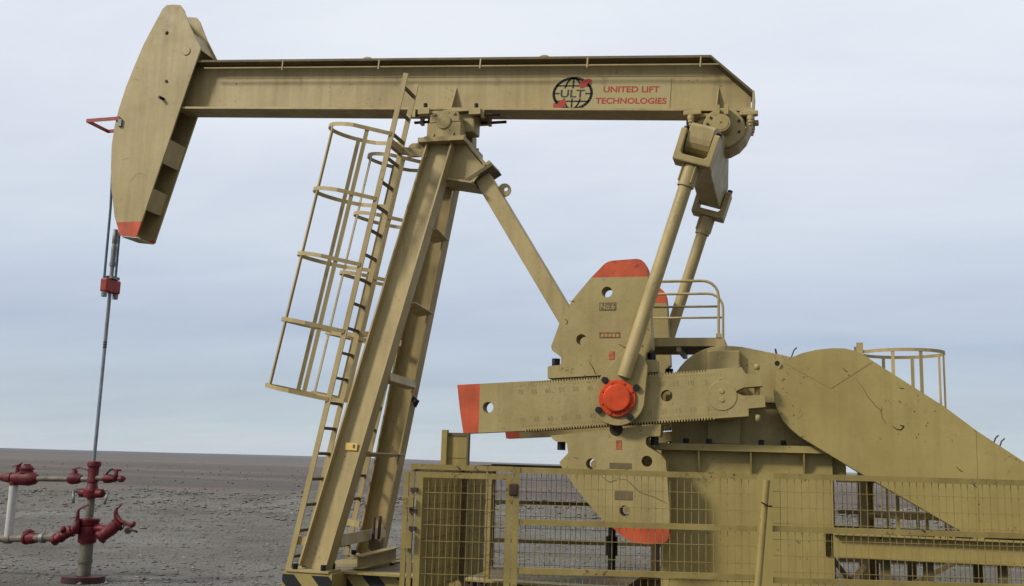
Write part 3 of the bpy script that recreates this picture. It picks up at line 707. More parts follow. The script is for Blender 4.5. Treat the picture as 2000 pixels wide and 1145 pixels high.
# nuts holding the weights
for (px, py, up), par in (((1081, 714, 1), wt), ((1270, 702.5, 1), wt), ((1092, 863, -1), wbm), ((1276, 853, -1), wbm)):
    p = at(px, py, -1.0); hexbolt((p.x, YW+.11, p.z+.002*up), (0, 0, up), .047, .085, par)
def plaque(par, px0, py0, px1, py1, m, txt=None, tm='cast_paint', ins=.004):
    a, b = at(px0, py1, -1.0), at(px1, py0, -1.0)
    mb = MB(); mb.box(a.x, b.x, YW-ins, YW-.0006, a.z, b.z); o = mb.build('cast_plaque', m, par)
    if txt:
        mb = MB(); vs, fs = text_mesh(txt, True); wd, ht = (b.x-a.x)*.86, (b.z-a.z)*.78
        o_ = V((a.x+(b.x-a.x)*.07, 0, a.z+(b.z-a.z)*.12))
        for yy in (YW-.0075, ): mb.add([(o_.x+u*wd, yy, o_.z+v*ht) for u, v in vs], fs)
        mb.build('raised_letters', tm, par, recalc=False)
plaque(wt, 1170, 590.5, 1203, 606.5, 'mark', 'No.6'); plaque(wt, 1170, 649, 1211, 660, 'plate_rust')
plaque(wt, 1189, 686, 1200, 702, 'patch_orange'); plaque(wbm, 1203, 860, 1213.5, 878, 'patch_orange'); plaque(wbm, 1190, 905, 1233, 915, 'mark'); plaque(wbm, 1200, 960, 1235, 976, 'mark')
mb = MB()
for k in range(5):
    a = at(1173+k*7.4, 658, -1.0); wd = .034
    mb.add([V((a.x, YW-.0062, a.z)), V((a.x+wd, YW-.0062, a.z)), V((a.x+wd*.9, YW-.0062, a.z+.035)), V((a.x+.004, YW-.0062, a.z+.035))], [(0, 1, 2, 3)])
mb.build('worn_casting_marks', 'sheet_paint', wt, recalc=False)
p = at(1203, 838, -1.0); MB().turned((p.x, YW-.001, p.z), (0, -1, 0), [(0, .072), (.012, .066)], 20).build('weight_plug', 'rust_steel', wbm)
def copy_tree(o, parent, dy, skip=()):
    c = o.copy(); sc.collection.objects.link(c); c.parent = parent; WORLD[c] = WORLD[o]+V((0, dy, 0))
    c.location = o.location + V((0, dy, 0))
    for ch in [k for k in o.children]:
        if ch.name.split('.')[0] in skip: continue
        k = ch.copy(); sc.collection.objects.link(k); k.parent = c; k.location = ch.location.copy(); WORLD[k] = WORLD[ch]+V((0, dy, 0))
    return c
for o in (ck, wt, wbm): copy_tree(o, PJ, 1.83, ('scale_marks', 'stamped_letter', 'shaft_end', 'shaft_plug', 'cast_plaque', 'raised_letters', 'worn_casting_marks'))

# ---- pitmans with wrist housings and clevises
PB = at(1205, 778, -1.17); PT_ = at(1364, 287, -1.15)
PB = V((PB.x, 0, PB.z)); PTp = V((PT_.x, 0, PT_.z)); pa = (PTp-PB).normalized(); pb = V((pa.z, 0, -pa.x))
PL = (PTp-PB).length - .065
def pf(y): return lambda a, b, c: PB + pb*a + pa*b + V((0, c+y, 0))
def pitman(sg):
    y = sg*1.16
    mb = MB(); mb.tube([PB+pa*.238+V((0, y-sg*.0, 0)), PB+pa*(PL-.19)+V((0, y, 0))], .074, 20)
    pit = mb.build('pitman', 'paint', PJ)
    rim = [(.285*math.cos(t), .285*math.sin(t)) for t in [math.pi+math.pi*k/20 for k in range(21)]]
    hub = rim + [(.285, .02), (.20, .42), (.10, .52), (-.08, .52), (-.17, .36), (-.27, .10)]
    yo = sg*1.075
    MB().prism(hub, -.055, .055, fn=pf(yo)).build('wrist_housing', 'cast_paint', pit, bevel=.02)
    ax = (0, sg, 0); pc = PB+V((0, sg*1.131, 0))
    MB().turned(pc, ax, [(0, .198), (.022, .198), (.028, .190)], 40).build('wrist_cap', 'hub_orange', pit)
    MB().turned(pc+V((0, sg*.0285, 0)), ax, [(0, .148), (.032, .146), (.042, .132)], 36).build('wrist_boss', 'hub_orange', pit)
    for t in (25, 65, 110, 155, 200, 245, 290, 335):
        q = pc+V((.172*math.cos(R(t)), sg*.0285, .172*math.sin(R(t)))); hexbolt(q, ax, .013, .012, pit, 'hub_orange')
    for t in (125, 30, 212, 305):
        q = PB+V((.235*math.cos(R(t)), sg*1.131, .235*math.sin(R(t)))); hexbolt(q, ax, .036, .04, pit)
    MB().tube([PB+pa*(PL-.40)+V((0, y, 0)), PB+pa*(PL-.17)+V((0, y, 0))], .092, 20).build('socket', 'paint', pit)
    for a in range(4):
        an = a*math.pi/2+.6; o_ = (pb*math.cos(an)+V((0, math.sin(an), 0)))*.10
        MB().bar(PB+pa*(PL-.36)+V((0, y, 0))+o_, PB+pa*(PL-.17)+V((0, y, 0))+o_, .02, .022, o_.cross(pa)).build('socket_rib', 'paint', pit)
    u = [(-.21, -.165), (.21, -.165), (.215, .20), (.148, .20), (.142, -.06), (.12, -.085), (-.12, -.085), (-.142, -.06), (-.148, .20), (-.215, .20)]
    MB().prism(u, -.13, .13, fn=lambda a, b, c: PB+pb*a+pa*(PL+b)+V((0, c+y, 0))).build('clevis', 'paint', pit, bevel=.015)
    for s2 in (-1, 1):
        hexbolt(PB+pb*(.18*s2)+pa*(PL+.202)+V((0, y, 0)), pa, .034, .05, pit)
    return pit
pitman(-1); pitman(1)

# ---- equalizer and its bearing
EX, EZ = 3.395, 5.655
bs = [(-.16, .48), (.10, .48), (.115, .13), (.115, -.0), (-.125, -.0), (-.125, .2)]
mb = MB()
eqp = [(y, z) for y, z in ((-.40, .46), (-1.20, .30), (-1.255, .26), (-1.255, .13), (-1.243, .07), (-1.21, .02), (-1.16, -.015), (-1.09, -.038), (-1.02, -.045), (1.02, -.045), (1.09, -.038), (1.16, -.015), (1.21, .02), (1.243, .07), (1.255, .13), (1.255, .26), (1.20, .30), (.40, .46))]
mb.prism(eqp, -.134, .134, fn=lambda a, b, c: PB+pb*c+pa*(PL+b)+V((0, a, 0)))
eq = mb.build('equalizer', 'paint', PJ, bevel=.02)
MB().turned((EX+.03, -.20, EZ-.005), (0, 1, 0), [(0, .235), (.02, .25), (.38, .25), (.40, .235)], 40).build('bearing_housing', 'cast_paint', eq)
MB().turned((EX+.01, -.375, EZ), (0, 1, 0), [(0, .105), (.17, .118)], 32).build('bearing_cover', 'cast_paint', eq)
MB().turned((EX+.01, -.381, EZ), (0, 1, 0), [(0, .085), (.006, .09)], 28).build('pin_end', 'cast_paint', eq)
MB().turned((EX+.01, -.3822, EZ), (0, 1, 0), [(0, .011), (.001, .011)], 10).build('grease_hole', 'bolt_steel', eq)
for x in (-.03, .07): MB().box(EX+x-.025, EX+x+.025, -.37, -.21, EZ+.10, EZ+.22).build('keeper', 'cast_paint', eq)
for t in (140, 165, 20, -20): 
    q = V((EX+.03+.19*math.cos(R(t)), -.201, EZ+.19*math.sin(R(t)))); hexbolt(q, (0, -1, 0), .016, .012, eq)
mb = MB()
st = [(.34, .24), (.33, .10), (.30, -.02), (.25, -.13), (.17, -.22), (.06, -.275), (-.05, -.275), (-.05, -.255), (.05, -.253), (.15, -.20), (.22, -.11), (.255, .0), (.26, .10), (.22, .24)]
mb.prism(st, -.15, .15, fn=lambda a, b, c: (EX+.03+a, c, EZ+b)); mb.build('bearing_strap', 'paint', eq)
zt = 6.79+SL*EX-BH
MB().box(EX-.33, EX+.38, -.16, .16, zt-.055, zt-.013).build('saddle_plate', 'paint', eq)
for x in (-.33, .32):
    for sg in (-1, 1):
        zz = 6.79+SL*(EX+x)-BH
        MB().box(EX+x-.105, EX+x+.105, *sorted((sg*.13, sg*.215)), zz-.062, zz-.006).build('clamp_pad', 'paint', eq, bevel=.012)
        MB().turned((EX+x+.02*(1 if x > 0 else -1), sg*.185, zz-.063), (0, 0, -1), [(0, .042), (.05, .042), (.052, .036), (.085, .036), (.087, .026), (.12, .024)], 14).build('clamp_nut', 'paint', eq)
MB().bar((EX-.20, 0, zt-.06), (EX-.33, 0, zt-.20), .24, .05, (0, 1, 0)).build('bearing_arm', 'paint', eq)
MB().box(EX-.2, EX+.2, -.10, .10, EZ-.02, zt-.056).build('bearing_neck', 'paint', eq)

# ---- belt guard
GY0, GY1 = -.80, -.58
gpx = [(1626, 680), (1650, 680.5), (1672, 686), (1690, 695), (1703, 704), (1844, 794), (1910, 843), (2000, 902)]
gbx = [(1875, 1037), (1676, 922), (1588, 869), (1562, 853), (1544, 838), (1529, 822), (1519, 803), (1513, 785), (1511, 768), (1513, 745), (1518, 727), (1527, 711), (1541, 700), (1566, 690), (1596, 683)]
gt, gl = xz(gpx, GY0), xz(gbx, GY0)
tdx = (gt[-1][0]-gt[-3][0], gt[-1][1]-gt[-3][1]); ldx = (gl[0][0]-gl[1][0], gl[0][1]-gl[1][1])
e1 = (gt[-1][0]+tdx[0]*1.1, gt[-1][1]+tdx[1]*1.1); e2 = (gl[0][0]+ldx[0]*1.25, gl[0][1]+ldx[1]*1.25)
gend = [(e1[0]+.18, e1[1]-.22), (e1[0]+.12, e1[1]-.5), (e2[0]+.12, e2[1]-.02)]
gpoly = gt + [e1] + gend + [e2] + gl
mb = MB(); mb.prism(gpoly, GY0+.004, GY1); guard = mb.build('belt_guard', 'sheet_paint', PJ)
sv = xz([(1524, 706), (1623, 760), (1706, 707)], GY0); s2 = xz([(1907, 841), (1914, 1058)], GY0)
def inset(poly, d):
    out = []; n = len(poly); A = sum(poly[i][0]*poly[(i+1) % n][1]-poly[(i+1) % n][0]*poly[i][1] for i in range(n)); s_ = 1 if A > 0 else -1
    for i in range(n):
        p0, p1, p2 = V((*poly[i-1], 0)), V((*poly[i], 0)), V((*poly[(i+1) % n], 0))
        a = (p1-p0).normalized(); b = (p2-p1).normalized(); n1 = V((-a.y, a.x, 0)); n2 = V((-b.y, b.x, 0)); m = (n1+n2)
        m = m.normalized() if m.length > 1e-6 else n1; k = d/max(.35, m.dot(n1)); q = p1+m*k*s_; out.append((q.x, q.y))
    return out
topi = [k for k, q in enumerate(gpx) if q[0] <= 1703]
panelA = [sv[0], sv[1], sv[2]] + [gt[k] for k in reversed(topi)] + gl[::-1][:2]+[gl[-3]]
panelB = [sv[0], sv[1], sv[2]] + [gt[5], s2[0], s2[1]] + gl[:-3]
# keep lower sheet inside the guard: s2[1] lies on the lower edge
k_ = (s2[1][0]-gl[0][0])/ldx[0]; s2b = (gl[0][0]+ldx[0]*k_, gl[0][1]+ldx[1]*k_)
panelB = [sv[0], sv[1], sv[2], gt[5], s2[0], s2b] + gl[:-3]
panelC = [s2[0], gt[7], e1] + gend + [e2, s2b]
for pl in (panelA, panelB, panelC):
    MB().prism(inset(pl, .0045), GY0, GY0+.0039).build('guard_sheet', 'sheet_paint', guard)
p = at(1518, 710, GY0-.02); MB().turned((p.x, GY0-.002, p.z), (0, -1, 0), [(0, .028), (.03, .028)], 8).build('latch', 'bolt_steel', guard)
def scratch(pts, w_, Y, par, m='bolt_steel', name='dent_crease'):
    P = [at(a, b, Y) for a, b in pts]; mb = MB()
    for i in range(len(P)-1):
        d = (P[i+1]-P[i]); n_ = V((-d.z, 0, d.x)).normalized(); w0 = w_*(.3+.7*math.sin(math.pi*(i+.3)/len(P))); w1 = w_*(.3+.7*math.sin(math.pi*(i+1.0)/len(P)))
        mb.add([P[i]-n_*w0/2, P[i+1]-n_*w1/2, P[i+1]+n_*w1/2, P[i]+n_*w0/2], [(0, 1, 2, 3)])
    return mb.build(name, m, par, recalc=False)
gs = GY0-.0015
scratch([(1672, 741), (1685, 757), (1697, 778), (1703, 784), (1712, 795), (1721, 802), (1723, 815), (1731, 829)], .006, gs, guard, 'rust_steel')
scratch([(1744, 833), (1752, 839), (1760, 840), (1766, 833), (1758, 831)], .014, gs, guard, 'rust_steel')
scratch([(1712, 812), (1706, 850)], .004, gs, guard, 'mark') if False else None
for a, b in (((1867, 911), (1880, 922)), ((1897, 942), (1908, 952)), ((1646, 719), (1656, 727)), ((1756, 757), (1766, 759))): scratch([a, ((a[0]+b[0])/2, (a[1]+b[1])/2+1), b], .008, gs, guard)
for px, py in ((1809, 832), (1812, 826), (1794, 848), (1790, 855), (1786, 804), (1826, 803), (1912, 985), (1658, 733)):
    p = at(px, py, gs); MB().turned((p.x, gs, p.z), (0, -1, 0), [(0, .007), (.001, .005)], 7).build('paint_chip', 'rust_steel', guard)
for px, py in ((1545, 690), (1938, 862), (1950, 868)):
    p = at(px, py, GY0+.1); MB().tube([p-V((0, 0, .05)), p+V((.03, 0, .03)), p+V((.06, 0, .06))], .008, 6).build('guard_hook', 'bolt_steel', guard)
pc_ = at(1625, 772, GY0)
for pts in ([(190+72, 343), (268, 339), (276, 339), (284, 343)], [(255, 356), (260, 348), (265, 344)], [(234, 393), (240, 387)], [(238, 312), (252, 309)]):
    scratch(pts, .006, -.2212, head, 'scale_mark', 'scuff')
for pts in ([(1104, 623), (1109, 628), (1106, 634)], [(1150, 706), (1158, 718), (1163, 730)], [(1208, 672), (1222, 680)], [(1112, 588), (1122, 589)]): scratch(pts, .010, YW-.0012, wt, 'rust_steel', 'scuff')
for pts in ([(1205, 935), (1225, 938), (1250, 962), (1280, 972), (1303, 984)], [(1174, 930), (1190, 942), (1205, 938)], [(1120, 893), (1130, 896)], [(1186, 917), (1204, 921), (1226, 918)]): scratch(pts, .010, YW-.0012, wbm, 'mark', 'scuff')
# ---- motor slide frame under the guard
p0, p1 = at(1627, 1041, -.86), at(1627, 1087, -.86)
zt_, zb_ = p0.z, p1.z
mb = MB(); mb.box(p0.x, 8.4, -.87, -.856, zb_+.012, zt_-.014); slide = mb.build('motor_slide_frame', 'sheet_paint', PJ)
MB().box(p0.x, 8.4, -.95, -.8555, zt_-.0138, zt_).build('channel_flange', 'sheet_paint', slide)
MB().box(p0.x, 8.4, -.95, -.8555, zb_, zb_+.0118).build('channel_flange', 'fence_paint', slide)
MB().box(p0.x, 8.4, .60, .66, zb_, zt_).build('far_rail', 'dark_paint', slide)
for px in (1720, 1743, 1766, 1790, 1812): 
    p = at(px, 1051, -.87); MB().turned((p.x, -.8705, p.z), (0, -1, 0), [(0, .013), (.003, .013)], 8).build('bolt_hole', 'bolt_steel', slide)
for px in (1836, 1857): 
    p = at(px, 1052, -.87); MB().box(p.x-.045, p.x+.045, -.878, -.8705, p.z-.03, p.z+.03).build('slot_plate', 'sheet_paint', slide); MB().turned((p.x, -.8785, p.z), (0, -1, 0), [(0, .02), (.004, .02)], 8).build('slot_bolt', 'rust_steel', slide)
for k, x in enumerate((5.02, 5.42, 6.1, 6.9)):
    for y in (-.80, .60): MB().box(x-.045, x+.045, y-.04, y+.04, .427, zb_-.001).build('frame_post', 'dark_paint', slide)
for (a, b) in (((1627, 1092), (1660, 1135)), ((1660, 1135), (1690, 1105)), ((1862, 1100), (1776, 1145)), ((1737, 1128), (1755, 1143))):
    pa_, pb_ = at(*a, -.35), at(*b, -.35); MB().bar(pa_, pb_, .05, .05, (0, 1, 0)).build('diagonal_brace', 'dark_paint', slide)
# electric motor on the slide frame, mostly behind the guard
mot = MB().turned((6.55, -.25, 1.42), (0, 1, 0), [(0, .05), (.001, .26), (.06, .30), (.75, .30), (.81, .25), (.812, .05)], 28).build('electric_motor', 'dark_paint', PJ)
MB().box(6.27, 6.83, -.15, .50, 1.125, 1.22).build('motor_foot', 'dark_paint', mot)
MB().box(5.95, 7.15, -.80, .66, zt_+.001, 1.124).build('motor_plate', 'dark_paint', mot)

# ================================================================== CAGED ACCESS LADDER BEHIND THE GUARD
al = thing('access_ladder', (5.1, .3, 0), 'tan caged access ladder rising behind the belt guard', 'ladder')
rc = V((5.36, .3, 0)); zt2 = 3.045; rr = .44
def cagept(t, z): return V((5.36+rr*1.02*math.cos(t), .3+rr*math.sin(t)*.95, z))
for zz in (zt2, zt2-.9, zt2-1.8):
    mb = MB(); P = [cagept(R(a), zz) for a in range(-150, 151, 12)]; P = [V((4.90, .10, zz))]+P+[V((4.90, .50, zz))]
    for k in range(len(P)-1): mb.bar(P[k], P[k+1], .036, .006, (0, 0, 1))
    mb.build('cage_hoop', 'paint', al)
for a in (-108, -70, -22 , 22, 70, 112, 0):
    q = cagept(R(a), 0)*1; c_ = V((5.36, .3, 0)); q2 = c_+(q-c_)*.985; tn = V((-math.sin(R(a)), math.cos(R(a)), 0))
    MB().bar(V((q2.x, q2.y, .9)), V((q2.x, q2.y, zt2+.017)), .038, .006, tn).build('cage_strap', 'paint', al)
for y in (.10, .50): MB().box(4.86, 4.93, y-.02, y+.02, .02, zt2+.10).build('side_rail', 'paint', al)
for k in range(9): MB().bar((4.895, .121, .35+k*.3), (4.895, .479, .35+k*.3), .03, .03, (1, 0, 0)).build('rung', 'dark_paint', al)

# ================================================================== GUARD FENCES
FH = V((-_sy, _cy, 0)); RH = V((_cy, _sy, 0))
def fp(s, d, z): return V((EYE.x, EYE.y, 0)) + FH*d + RH*s + V((0, 0, z))     # s sideways, d distance from the camera line
def fpx(px, py, d):
    q = FW*FPX + RT*(px-1000) - UP*(py-572.5); q = q*(d/q.dot(FH)); P = EYE+q; return (P-EYE).dot(RH), P.z
def wires(mb, P, Q, z0, z1, dx, dz, r=.0024, off=(0, 0, 0), wob=.011):
    P, Q = V(P), V(Q); d = (Q-P); ln = d.length; u = d/ln; n = max(1, round(ln/dx)); s = u.cross(V((0, 0, 1)))
    for k in range(1, n):
        p = P+u*(ln*k/n)+s*random.uniform(-wob, wob); a, b = V((p.x, p.y, z0)), V((p.x, p.y, z1)); mb.bar(a, b, r*2, r*2, u)
    m = max(1, round((z1-z0)/dz))
    for k in range(1, m):
        z = z0+(z1-z0)*k/m; off_ = s*(r*2.05)
        mb.bar(V((P.x, P.y, z))+off_, V((Q.x, Q.y, z+random.uniform(-.004, .004)))+off_, r*2, r*2, (0, 0, 1))
D = 9.3
def fence_panel(name, s0, s1, d0, d1, zt, zs, label, m='fence_paint', post0=True, post1=True, rz=.05, cat='fence', group='mesh fence panels around the machine', wm=None, z0=.12, rails=True):
    A, B = fp(s0, d0, 0), fp(s1, d1, 0); u = (B-A).normalized()
    t = thing(name, (A+B)/2, label, cat, group)
    hz = []
    for z in zs:
        MB().bar(A+u*.03+V((0, 0, z)), B-u*.03+V((0, 0, z)), .045, rz, (0, 0, 1).__class__((0, 0, 0)) if False else FH).build('rail', m, t)
    if post0: MB().bar(A+V((0, 0, .0)), A+V((0, 0, zt)), .058, .058, u).build('post', m, t)
    if post1: MB().bar(B+V((0, 0, .0)), B+V((0, 0, zt)), .058, .058, u).build('post', m, t)
    mb = MB(); wires(mb, A+u*.03, B-u*.03, z0, zs[0], .065, .145); o = mb.build('wire_mesh', wm or m, t, recalc=False); o['kind'] = 'stuff'
    return t
zT = 1.635
# front: gate leaf, then two mesh panels
g = thing('fence_gate', fp(-.40, D, 0), 'yellow mesh gate leaf on rusty hinges at the left corner of the fence', 'gate')
sA, sB = fpx(818, 1000, D)[0], fpx(993, 1000, D)[0]
A, B = fp(sA, D, 0), fp(sB, D, 0); u = RH
for s_ in (sA, sB): MB().bar(fp(s_, D, .10), fp(s_, D, 1.60), .055, .04, RH).build('stile', 'fence_paint', g)
for z in (1.575, .13): MB().bar(A+u*.028+V((0, 0, z)), B-u*.028+V((0, 0, z)), .04, .05, FH).build('rail', 'fence_paint', g)
mb = MB(); wires(mb, A+u*.02, B-u*.02, .15, 1.56, .060, .138); o = mb.build('wire_mesh', 'fence_paint', g, recalc=False); o['kind'] = 'stuff'
sh = fpx(806, 1000, D)[0]
for z in (1.44, 1.25, 1.10): MB().box(*sorted((fp(sh, D, 0).x-.02, fp(sh, D, 0).x+.045)), fp(sh, D, 0).y-.03, fp(sh, D, 0).y+.02, z-.018, z+.018).build('hinge', 'rust_steel', g)
for z, h_ in ((1.33, .09), (1.0, .14)): MB().bar(fp(sh-.03, D-.03, z-h_/2), fp(sh-.03, D-.03, z+h_/2), .07, .05, RH).build('hinge_leaf', 'fence_paint', g)
sl_ = fpx(1003, 950, D)[0]
MB().bar(fp(sl_, D-.035, 1.41), fp(sl_, D-.035, 1.52), .08, .025, RH).build('latch_box', 'rust_steel', g, bevel=.02)
s1_ = fpx(1490, 1000, D)[0]; s2_ = fpx(2040, 1000, D)[0]; s0_ = fpx(1007, 1000, D)[0]
fence_panel('mesh_fence', s0_, s1_-.03, D, D, 1.665, (1.64, 1.185, .765), 'yellow mesh fence panel standing before the lower orange counterweight', post1=False)
t2 = fence_panel('mesh_fence', s1_+.06, s2_, D, D, 1.66, (1.655, 1.19, .745), 'yellow mesh fence panel standing before the belt guard', post0=False)
pt_ = thing('fence_post', fp(s1_, D, 0), 'leaning round yellow post between the two mesh fence panels', 'post')
q0, q1 = fpx(1480, 1145, D-.06), fpx(1497, 938, D-.06)
dz_ = (q1[0]-q0[0])/(q1[1]-q0[1]); base_s = q0[0]-dz_*q0[1]
MB().tube([fp(base_s, D-.06, 0), fp(q1[0], D-.06, q1[1])], .032, 12).build('tube', 'fence_paint', pt_)
MB().tube([fp(q1[0]-.06, D-.11, 1.42), fp(q1[0], D-.11, 1.39), fp(q1[0]+.035, D-.10, 1.385), fp(q1[0]+.035, D-.03, 1.39)], .007, 6).build('tie_wire', 'bolt_steel', pt_)
# top rail that spans gate and panel
cp = thing('corner_post', fp(fpx(800, 1000, D)[0], D, 0), 'yellow corner post with header rail over the gate', 'post')
sc_ = fpx(803, 1000, D)[0]
MB().bar(fp(sc_-.055, D+.02, 0), fp(sc_-.055, D+.02, 1.60), .045, .05, RH).build('post', 'fence_paint', cp)
MB().bar(fp(sc_, D+.02, 0), fp(sc_, D+.02, 1.615), .04, .05, RH).build('post', 'fence_paint', cp)
MB().bar(fp(sc_-.02, D+.0, 1.645), fp(s0_-.032, D+.0, 1.645), .045, .045, FH).build('header_rail', 'fence_paint', cp)
# side return running back from the corner, clad with sheet
SX = fp(sc_, D, 0).x+.02; SY0 = fp(sc_, D, 0).y+.06
side = thing('side_fence', (SX, SY0+1.1, 0), 'yellow sheet-clad side fence running back from the gate corner', 'fence')
ys_ = [SY0, SY0+.80, SY0+1.55, SY0+2.20]
for k in range(3):
    MB().box(SX, SX+.012, ys_[k]+.004, ys_[k+1]-.004, .40 if k == 0 else .52, 1.60).build('cladding_sheet', 'fence_paint', side)
MB().box(SX-.03, SX+.025, SY0-.02, SY0+2.4, 1.602, 1.645).build('rail', 'fence_paint', side)
for y in (SY0+2.36, ): MB().box(SX-.03, SX+.03, y, y+.05, 0, 1.60).build('post', 'fence_paint', side)
mb = MB(); wires(mb, (SX+.05, SY0+.02, 0), (SX+.05, SY0+2.34, 0), .25, 1.6, .22, .145); o = mb.build('wire_mesh', 'dark_paint', side, recalc=False); o['kind'] = 'stuff'
# tall folded sheet steel upright standing inside the corner
p0, p1 = at(866, 840, -1.75), at(915, 846, -1.75)
tp = thing('steel_upright', ((p0.x+p1.x)/2, -1.6, 0), 'tall tan folded steel upright standing behind the gate', 'upright')
MB().box(p0.x+.06, p1.x, -1.75, -1.742, .05, p1.z).build('web', 'fence_paint', tp)
MB().box(p0.x, p0.x+.058, -1.80, -1.742, .05, p0.z).build('flange', 'fence_paint', tp)
MB().box(p1.x+.001, p1.x+.02, -1.80, -1.742, .05, p1.z).build('flange', 'dark_paint', tp)
MB().box(p0.x+.06, p1.x, -1.757, -1.7505, p1.z-.035, p1.z-.0).build('top_strap', 'dark_paint', tp)
for z in (1.55, 1.73): MB().box(p0.x+.065, p1.x-.004, -1.7535, -1.7505, z, z+.006).build('seam', 'mark', tp)
# far fence beyond the machine; its shaded, silhouetted look is put into darker paint
DF = 13.4
fa, fb, fc_, fd_ = -.35, 1.9, 4.2, 6.8
fence_panel('mesh_fence', fa, fb, DF, DF, 1.66, (1.64, 1.20, .72), 'dull mesh fence panel beyond the machine, seen through the gate', 'dark_paint', wm='dark_paint')
fence_panel('mesh_fence', fb+.04, fc_, DF, DF, 1.66, (1.60, 1.20, .72), 'dull mesh fence panel beyond the gearbox pedestal', 'dark_paint', post0=False, wm='dark_paint')
fence_panel('mesh_fence', fc_+.04, fd_+.6, DF, DF, 1.66, (1.60, 1.20, .97, .60), 'dull mesh fence panel beyond the belt guard on the right', 'dark_paint', post0=False, wm='dark_paint')
q = fpx(960, 908, DF-.3); q2 = fpx(1130, 912, DF-.3)
tr = thing('cable_tray', fp((q[0]+q2[0])/2, DF-.3, 0), 'dark narrow steel tray on posts beyond the machine', 'tray')
MB().bar(fp(q[0], DF-.3, 1.655), fp(q2[0]+1.2, DF-.3, 1.655), .25, .05, FH).build('channel', 'rust_steel', tr)
for s_ in (q[0]+.03, q2[0]+1.0): MB().bar(fp(s_, DF-.3, 0), fp(s_, DF-.3, 1.628), .06, .06, RH).build('post', 'rust_steel', tr)
p = at(1690, 940, 1.0); pq = at(1690, 1140, 1.0)
st_ = thing('support_column', (p.x, 1.0, 0), 'tan steel column behind the belt guard with a rusty left edge', 'column')
MB().ibeam((p.x, 1.0, 0), (p.x, 1.0, 1.62), .17, .12, (1, 0, 0), .016, .012).build('column', 'paint', st_)
MB().box(p.x-.14, p.x+.14, .86, 1.14, 1.622, 1.65).build('cap_plate', 'paint', st_)
p = at(1180, 1030, -.2)
st_ = thing('standpipe', (p.x, .35, 0), 'dark short standpipe below the orange counterweight tip', 'standpipe')
MB().tube([(p.x, .35, 0), (p.x, .35, 1.12)], .045, 10).build('pipe', 'bolt_steel', st_); MB().turned((p.x, .35, .66), (0, 0, 1), [(0, .07), (.22, .07)], 12).build('collar', 'bolt_steel', st_)

# ================================================================== WELLHEAD
wc = at(166, 1130, 0); WX = -4.83
WH = thing('wellhead', (WX, 0, 0), 'red wellhead with side valves and grey pipes below the horse head', 'wellhead')
def pz_(px, py): return at(px, py, 0)
def seg(a, b, r, name, m, n=16, y=(0, 0), par=WH):
    p, q = pz_(*a), pz_(*b); p.y, q.y = y; return MB().tube([p, q], r, n).build(name, m, par)
MB().turned((WX, 0, -.03), (0, 0, 1), [(0, .27), (.11, .27), (.115, .25)], 28).build('base_flange', 'oily_red', WH)
MB().turned((WX, 0, .086), (0, 0, 1), [(0, .085), (.17, .085), (.162, .095), (.20, .095), (.202, .085), (.42, .085)], 20).build('casing_pipe', 'pipe', WH)
ch = MB().turned((WX, 0, .50), (0, 0, 1), [(0, .105), (.03, .118), (.20, .118), (.22, .105), (.235, .125), (.30, .142), (.315, .135), (.32, .11)], 24).build('casing_head', 'red_paint', WH)
MB().turned((WX, 0, .83), (0, 0, 1), [(0, .052), (.27, .05)], 16).build('tubing', 'pipe', WH)
xt = MB().turned((WX, 0, 1.085), (0, 0, 1), [(0, .09), (.03, .10), (.10, .10), (.13, .075), (.20, .062), (.205, .075), (.235, .075), (.26, .066), (.40, .07), (.41, .088), (.45, .09), (.475, .08), (.48, .03)], 22).build('stuffing_box', 'red_paint', WH)
MB().turned((WX-.19, 0, 1.145), (1, 0, 0), [(0, .035), (.02, .055), (.09, .06), (.29, .06), (.36, .055), (.38, .035)], 16).build('flow_cross', 'red_paint', WH)
for sg in (-1, 1):
    MB().tube([(WX+sg*.19, 0, 1.15), (WX+sg*.27, -.02, 1.16)], .012, 8).build('wing_stem', 'bolt_steel', WH)
    MB().tube([(WX+sg*.265, -.02, 1.165), (WX+sg*(.255 if sg > 0 else .22), -.06, 1.01)], .018, 8).build('wing_handle', 'galvanised', WH)
# upper flow line to the left
zf = 1.325
MB().tube([(WX-.03, 0, zf), (-5.73, 0, zf-.02)], .037, 14).build('flow_line', 'pipe', WH)
vA = MB().turned((-5.20, 0, zf+.003), (1, 0, 0), [(0, .048), (.02, .075), (.06, .082), (.14, .07), (.20, .045)], 18).build('gate_valve', 'red_paint', WH)
MB().turned((-5.12, 0, zf+.05), (0, 0, 1), [(0, .045), (.055, .035), (.07, .02)], 12).build('bonnet', 'red_paint', vA)
MB().tube([(-5.16, 0, zf+.12), (-5.02, -.03, zf+.15), (-4.88, -.05, zf+.12)], .011, 8).build('lever', 'red_paint', vA)
vB = MB().turned((-6.10, 0, zf-.02), (1, 0, 0), [(0, .05), (.02, .075), (.10, .075), (.12, .095), (.28, .10), (.36, .08), (.40, .05)], 20).build('check_valve', 'red_paint', WH)
MB().turned((-5.88, 0, zf+.045), (0, 0, 1), [(0, .092), (.03, .092), (.033, .08), (.05, .08), (.053, .098), (.075, .098), (.08, .08), (.10, .07), (.11, .045), (.125, .045)], 20).build('bonnet', 'red_paint', vB)
MB().tube([(-6.03, 0, zf+.03), (-6.02, 0, zf+.15), (-6.0, 0, zf+.17), (-6.10, -.02, zf+.13)], [.03, .03, .045, .012], 8).build('lever', 'red_paint', vB)
MB().turned((-6.10, 0, zf-.02), (-1, 0, 0), [(0, .075), (.05, .07), (.16, .05), (.22, .03)], 14).build('reducer', 'red_paint', vB)
MB().tube([(-6.31, 0, zf-.02), (-7.2, 0, zf-.03)], .03, 10).build('flow_line', 'pipe', WH)
MB().tube([(-6.06, 0, .52), (-6.06, 0, zf-.09)], .056, 16).build('riser', 'white_pipe', WH)
